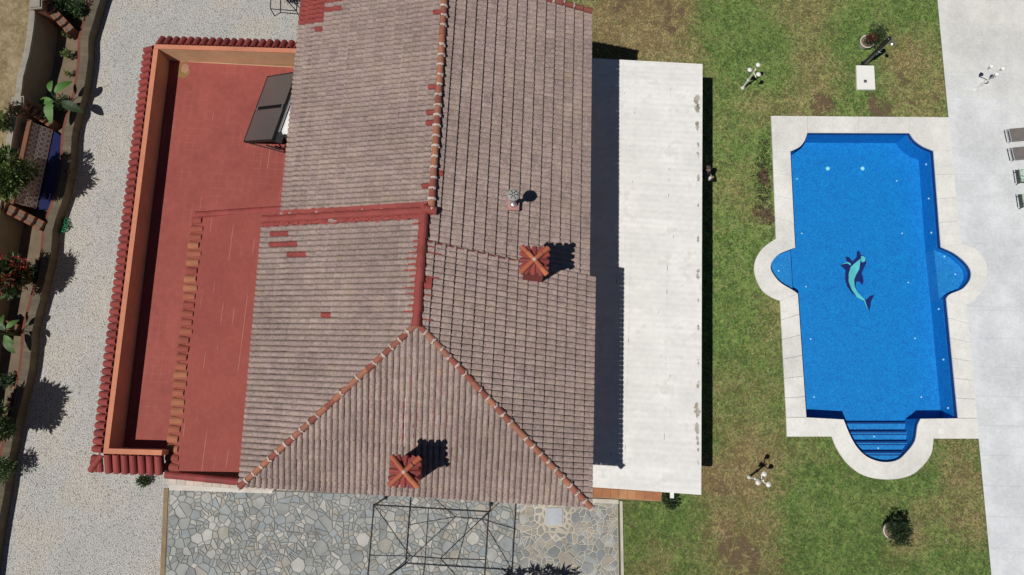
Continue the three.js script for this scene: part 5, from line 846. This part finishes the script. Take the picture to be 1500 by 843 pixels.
{
  const sling = mat([0.20, 0.175, 0.165], 0.85, { map: grainA }), floral = mat([1, 1, 1], 0.9, { map: tex(256, 0.6, (u, v) => { const f = fbm(u * 7, v * 7, 141, 3, 7), g = fbm(u * 13, v * 13, 143, 2, 13); return mix3(mix3([0.42, 0.55, 0.46], [0.10, 0.24, 0.16], sst(0.48, 0.62, f)), [0.6, 0.66, 0.58], sst(0.55, 0.68, g)); }) });
  lounger('brown sling sun lounger nearest the terrace lamp', [1474.5, 189.5], [1478.7, 207.5], 1.95, sling, 'sun_lounger');
  lounger('brown sling sun lounger beside the green cushioned chairs', [1479, 217], [1483.2, 235], 1.95, sling, 'sun_lounger');
  lounger('green floral cushioned chair next to the sun lounger', [1488, 249], [1491, 268], 1.5, floral, 'deck_chair');
  lounger('green floral cushioned chair furthest from the terrace lamp', [1492, 285], [1495, 304], 1.5, floral, 'deck_chair');
}
// ------------------------------------------------------------------ low iron frame and shrub, added for unidentified dark marks on the gravel
{
  const p = W(418, 8), t = thing('stand_in_frame', 'low black iron frame added for unidentified dark lines on the gravel behind the house', 'plant stand', [p.x, 0, p.z]), A = W(396, 13, 0.5).sub(p), B = W(434, 16, 0.5).sub(p), C = W(397, -25, 0.5).sub(p), D = W(436, -22, 0.5).sub(p);
  for (const [a, b] of [[A, B], [A, C], [B, D], [C, D], [C, B]]) mesh('rail', tube(a, b, 0.02, 0.02, 6), M.iron, t); for (const a of [A, B, C, D]) mesh('leg', tube(a, V(a.x, 0, a.z), 0.02, 0.02, 6), M.iron, t);
  const q = W(427, 4), r = rng(401), s = bush('shrub', 'almost black shrub added with the iron frame for unidentified dark blobs on the gravel', [q.x - 0.1, 0, q.z - 0.15], 402, 0.42, 0.5, 700, 0.14, [[0.008, 0.014, 0.006], [0.014, 0.02, 0.009]]);
}
// ------------------------------------------------------------------ person with a remote control at the porch edge
{
  const p = W(1047, 249), X = p.x - 0.43 * 1.65, Z = p.z + 0.298 * 1.65;
  const t = thing('person', 'person in dark clothes holding a pale remote control by the porch edge', 'person', [X, 0, Z], 0.7);
  // facing local +z; joints with radii: [a, b, ra, rb, colour]
  const skin = [0.42, 0.26, 0.19], shirt = [0.03, 0.032, 0.05], pants = [0.035, 0.035, 0.045], shoe = [0.05, 0.05, 0.05];
  const bones = [[[0, 0.95, 0], [0, 1.12, 0], 0.14, 0.135, shirt], [[0, 1.12, 0], [0, 1.32, 0.01], 0.135, 0.15, shirt], [[-0.13, 1.37, 0], [0.13, 1.37, 0], 0.075, 0.075, shirt], [[0, 1.38, 0], [0, 1.5, 0.03], 0.055, 0.052, skin]];
  for (const s of [-1, 1]) bones.push([[s * 0.18, 1.36, 0], [s * 0.23, 1.10, -0.02], 0.055, 0.045, shirt], [[s * 0.23, 1.10, -0.02], [s * 0.11, 1.10, 0.24], 0.044, 0.034, shirt], [[s * 0.085, 0.92, 0], [s * 0.1, 0.5, 0.02], 0.085, 0.058, pants], [[s * 0.1, 0.5, 0.02], [s * 0.11, 0.09, -0.02], 0.056, 0.038, pants], [[s * 0.11, 0.05, -0.03], [s * 0.13, 0.04, 0.14], 0.042, 0.034, shoe]);
  const head = [[[0, 1.56, 0.03], [0, 1.62, 0.035], 0.078, 0.083, skin], [[0, 1.515, 0.07], [0, 1.54, 0.08], 0.05, 0.05, skin], [[0, 1.565, 0.115], [0, 1.55, 0.128], 0.012, 0.015, skin], [[-0.078, 1.57, 0.02], [-0.086, 1.585, 0.01], 0.016, 0.018, skin], [[0.078, 1.57, 0.02], [0.086, 1.585, 0.01], 0.016, 0.018, skin]];
  const hand = []; for (const s of [-1, 1]) { hand.push([[s * 0.11, 1.10, 0.24], [s * 0.09, 1.11, 0.31], 0.03, 0.032, skin], [[s * 0.09, 1.125, 0.27], [s * 0.055, 1.15, 0.30], 0.012, 0.01, skin]); for (let k = 0; k < 4; k++) hand.push([[s * (0.105 - k * 0.003), 1.118 - k * 0.017, 0.325], [s * 0.075, 1.114 - k * 0.017, 0.352 - k * 0.004], 0.0095, 0.0085, skin], [[s * 0.075, 1.114 - k * 0.017, 0.352 - k * 0.004], [s * (0.05 + (k === 3 ? 0.008 : 0)), 1.112 - k * 0.017, 0.338], 0.0085, 0.0075, skin]); }
  const field = (bs, lo, size, N, k) => {
    const mc = new MarchingCubes(N, new THREE.MeshBasicMaterial(), false, false, 60000); mc.isolation = 0; const f = mc.field, v = V(), a = V(), ab = V();
    const segs = bs.map(b => [V(...b[0]), V(...b[1]).sub(V(...b[0])), b[2], b[3], b[4]]);
    const dist = (q, s) => { a.copy(q).sub(s[0]); const L = s[1].lengthSq(), h = L ? Math.min(1, Math.max(0, a.dot(s[1]) / L)) : 0; ab.copy(s[1]).multiplyScalar(h); return a.sub(ab).length() - mix(s[2], s[3], h); };
    for (let z = 0; z < N; z++) for (let y = 0; y < N; y++) for (let x = 0; x < N; x++) { v.set(lo[0] + size * x / N, lo[1] + size * y / N, lo[2] + size * z / N); let m = 1e3; for (const s of segs) { const d = dist(v, s); const h = Math.max(k - Math.abs(m - d), 0) / k; m = Math.min(m, d) - h * h * k * 0.25; } f[x + y * N + z * N * N] = -m; }
    mc.update(); const cnt = mc.count, P0 = mc.positionArray, out = [], col = []; for (let i = 0; i < cnt; i++) { v.set(lo[0] + size * (P0[i * 3] + 1) / 2, lo[1] + size * (P0[i * 3 + 1] + 1) / 2, lo[2] + size * (P0[i * 3 + 2] + 1) / 2); out.push(v.x, v.y, v.z); let bd = 1e3, bc; for (const s of segs) { const d = dist(v, s); if (d < bd) { bd = d; bc = s[4]; } } col.push(...bc); }
    return soup(out, col);
  };
  mesh('body', [field(bones, [-0.92, -0.03, -0.92], 1.84, 96, 0.05), field(head, [-0.16, 1.44, -0.12], 0.32, 56, 0.03), field(hand, [-0.16, 1.0, 0.16], 0.32, 64, 0.006)], mat([1, 1, 1], 0.8, { vertexColors: true }), t);
  mesh('hair', field([[[0, 1.62, 0.015], [0, 1.645, 0.02], 0.084, 0.083, [0.06, 0.045, 0.035]], [[0, 1.58, -0.03], [0, 1.62, -0.02], 0.06, 0.075, [0.06, 0.045, 0.035]]], [-0.16, 1.44, -0.16], 0.32, 48, 0.03), mat([1, 1, 1], 0.7, { vertexColors: true }), t);
  for (const s of [-1, 1]) mesh('eye', new THREE.SphereGeometry(0.011, 8, 6).translate(s * 0.03, 1.585, 0.108), mat([0.05, 0.04, 0.035], 0.3), t);
  mesh('mouth', box(0.04, 0.006, 0.01, 0, 1.528, 0.127), mat([0.3, 0.12, 0.1], 0.6), t);
  const rb = W(1047, 249); const rc = thing('remote_control', 'pale grey drone remote control held by the person', 'remote', [X, 1.085, Z], 0.7);
  mesh('case', new THREE.BoxGeometry(0.15, 0.045, 0.1).translate(0, 0.0, 0.30), mat([0.6, 0.62, 0.66], 0.5), rc); mesh('screen', box(0.13, 0.012, 0.075, 0, 0.04, 0.38), M.black, rc); for (const s of [-1, 1]) mesh('stick', tube([s * 0.045, 0.02, 0.3], [s * 0.045, 0.04, 0.3], 0.008, 0.01, 8), M.black, rc);
}
renderer.render(scene, camera);
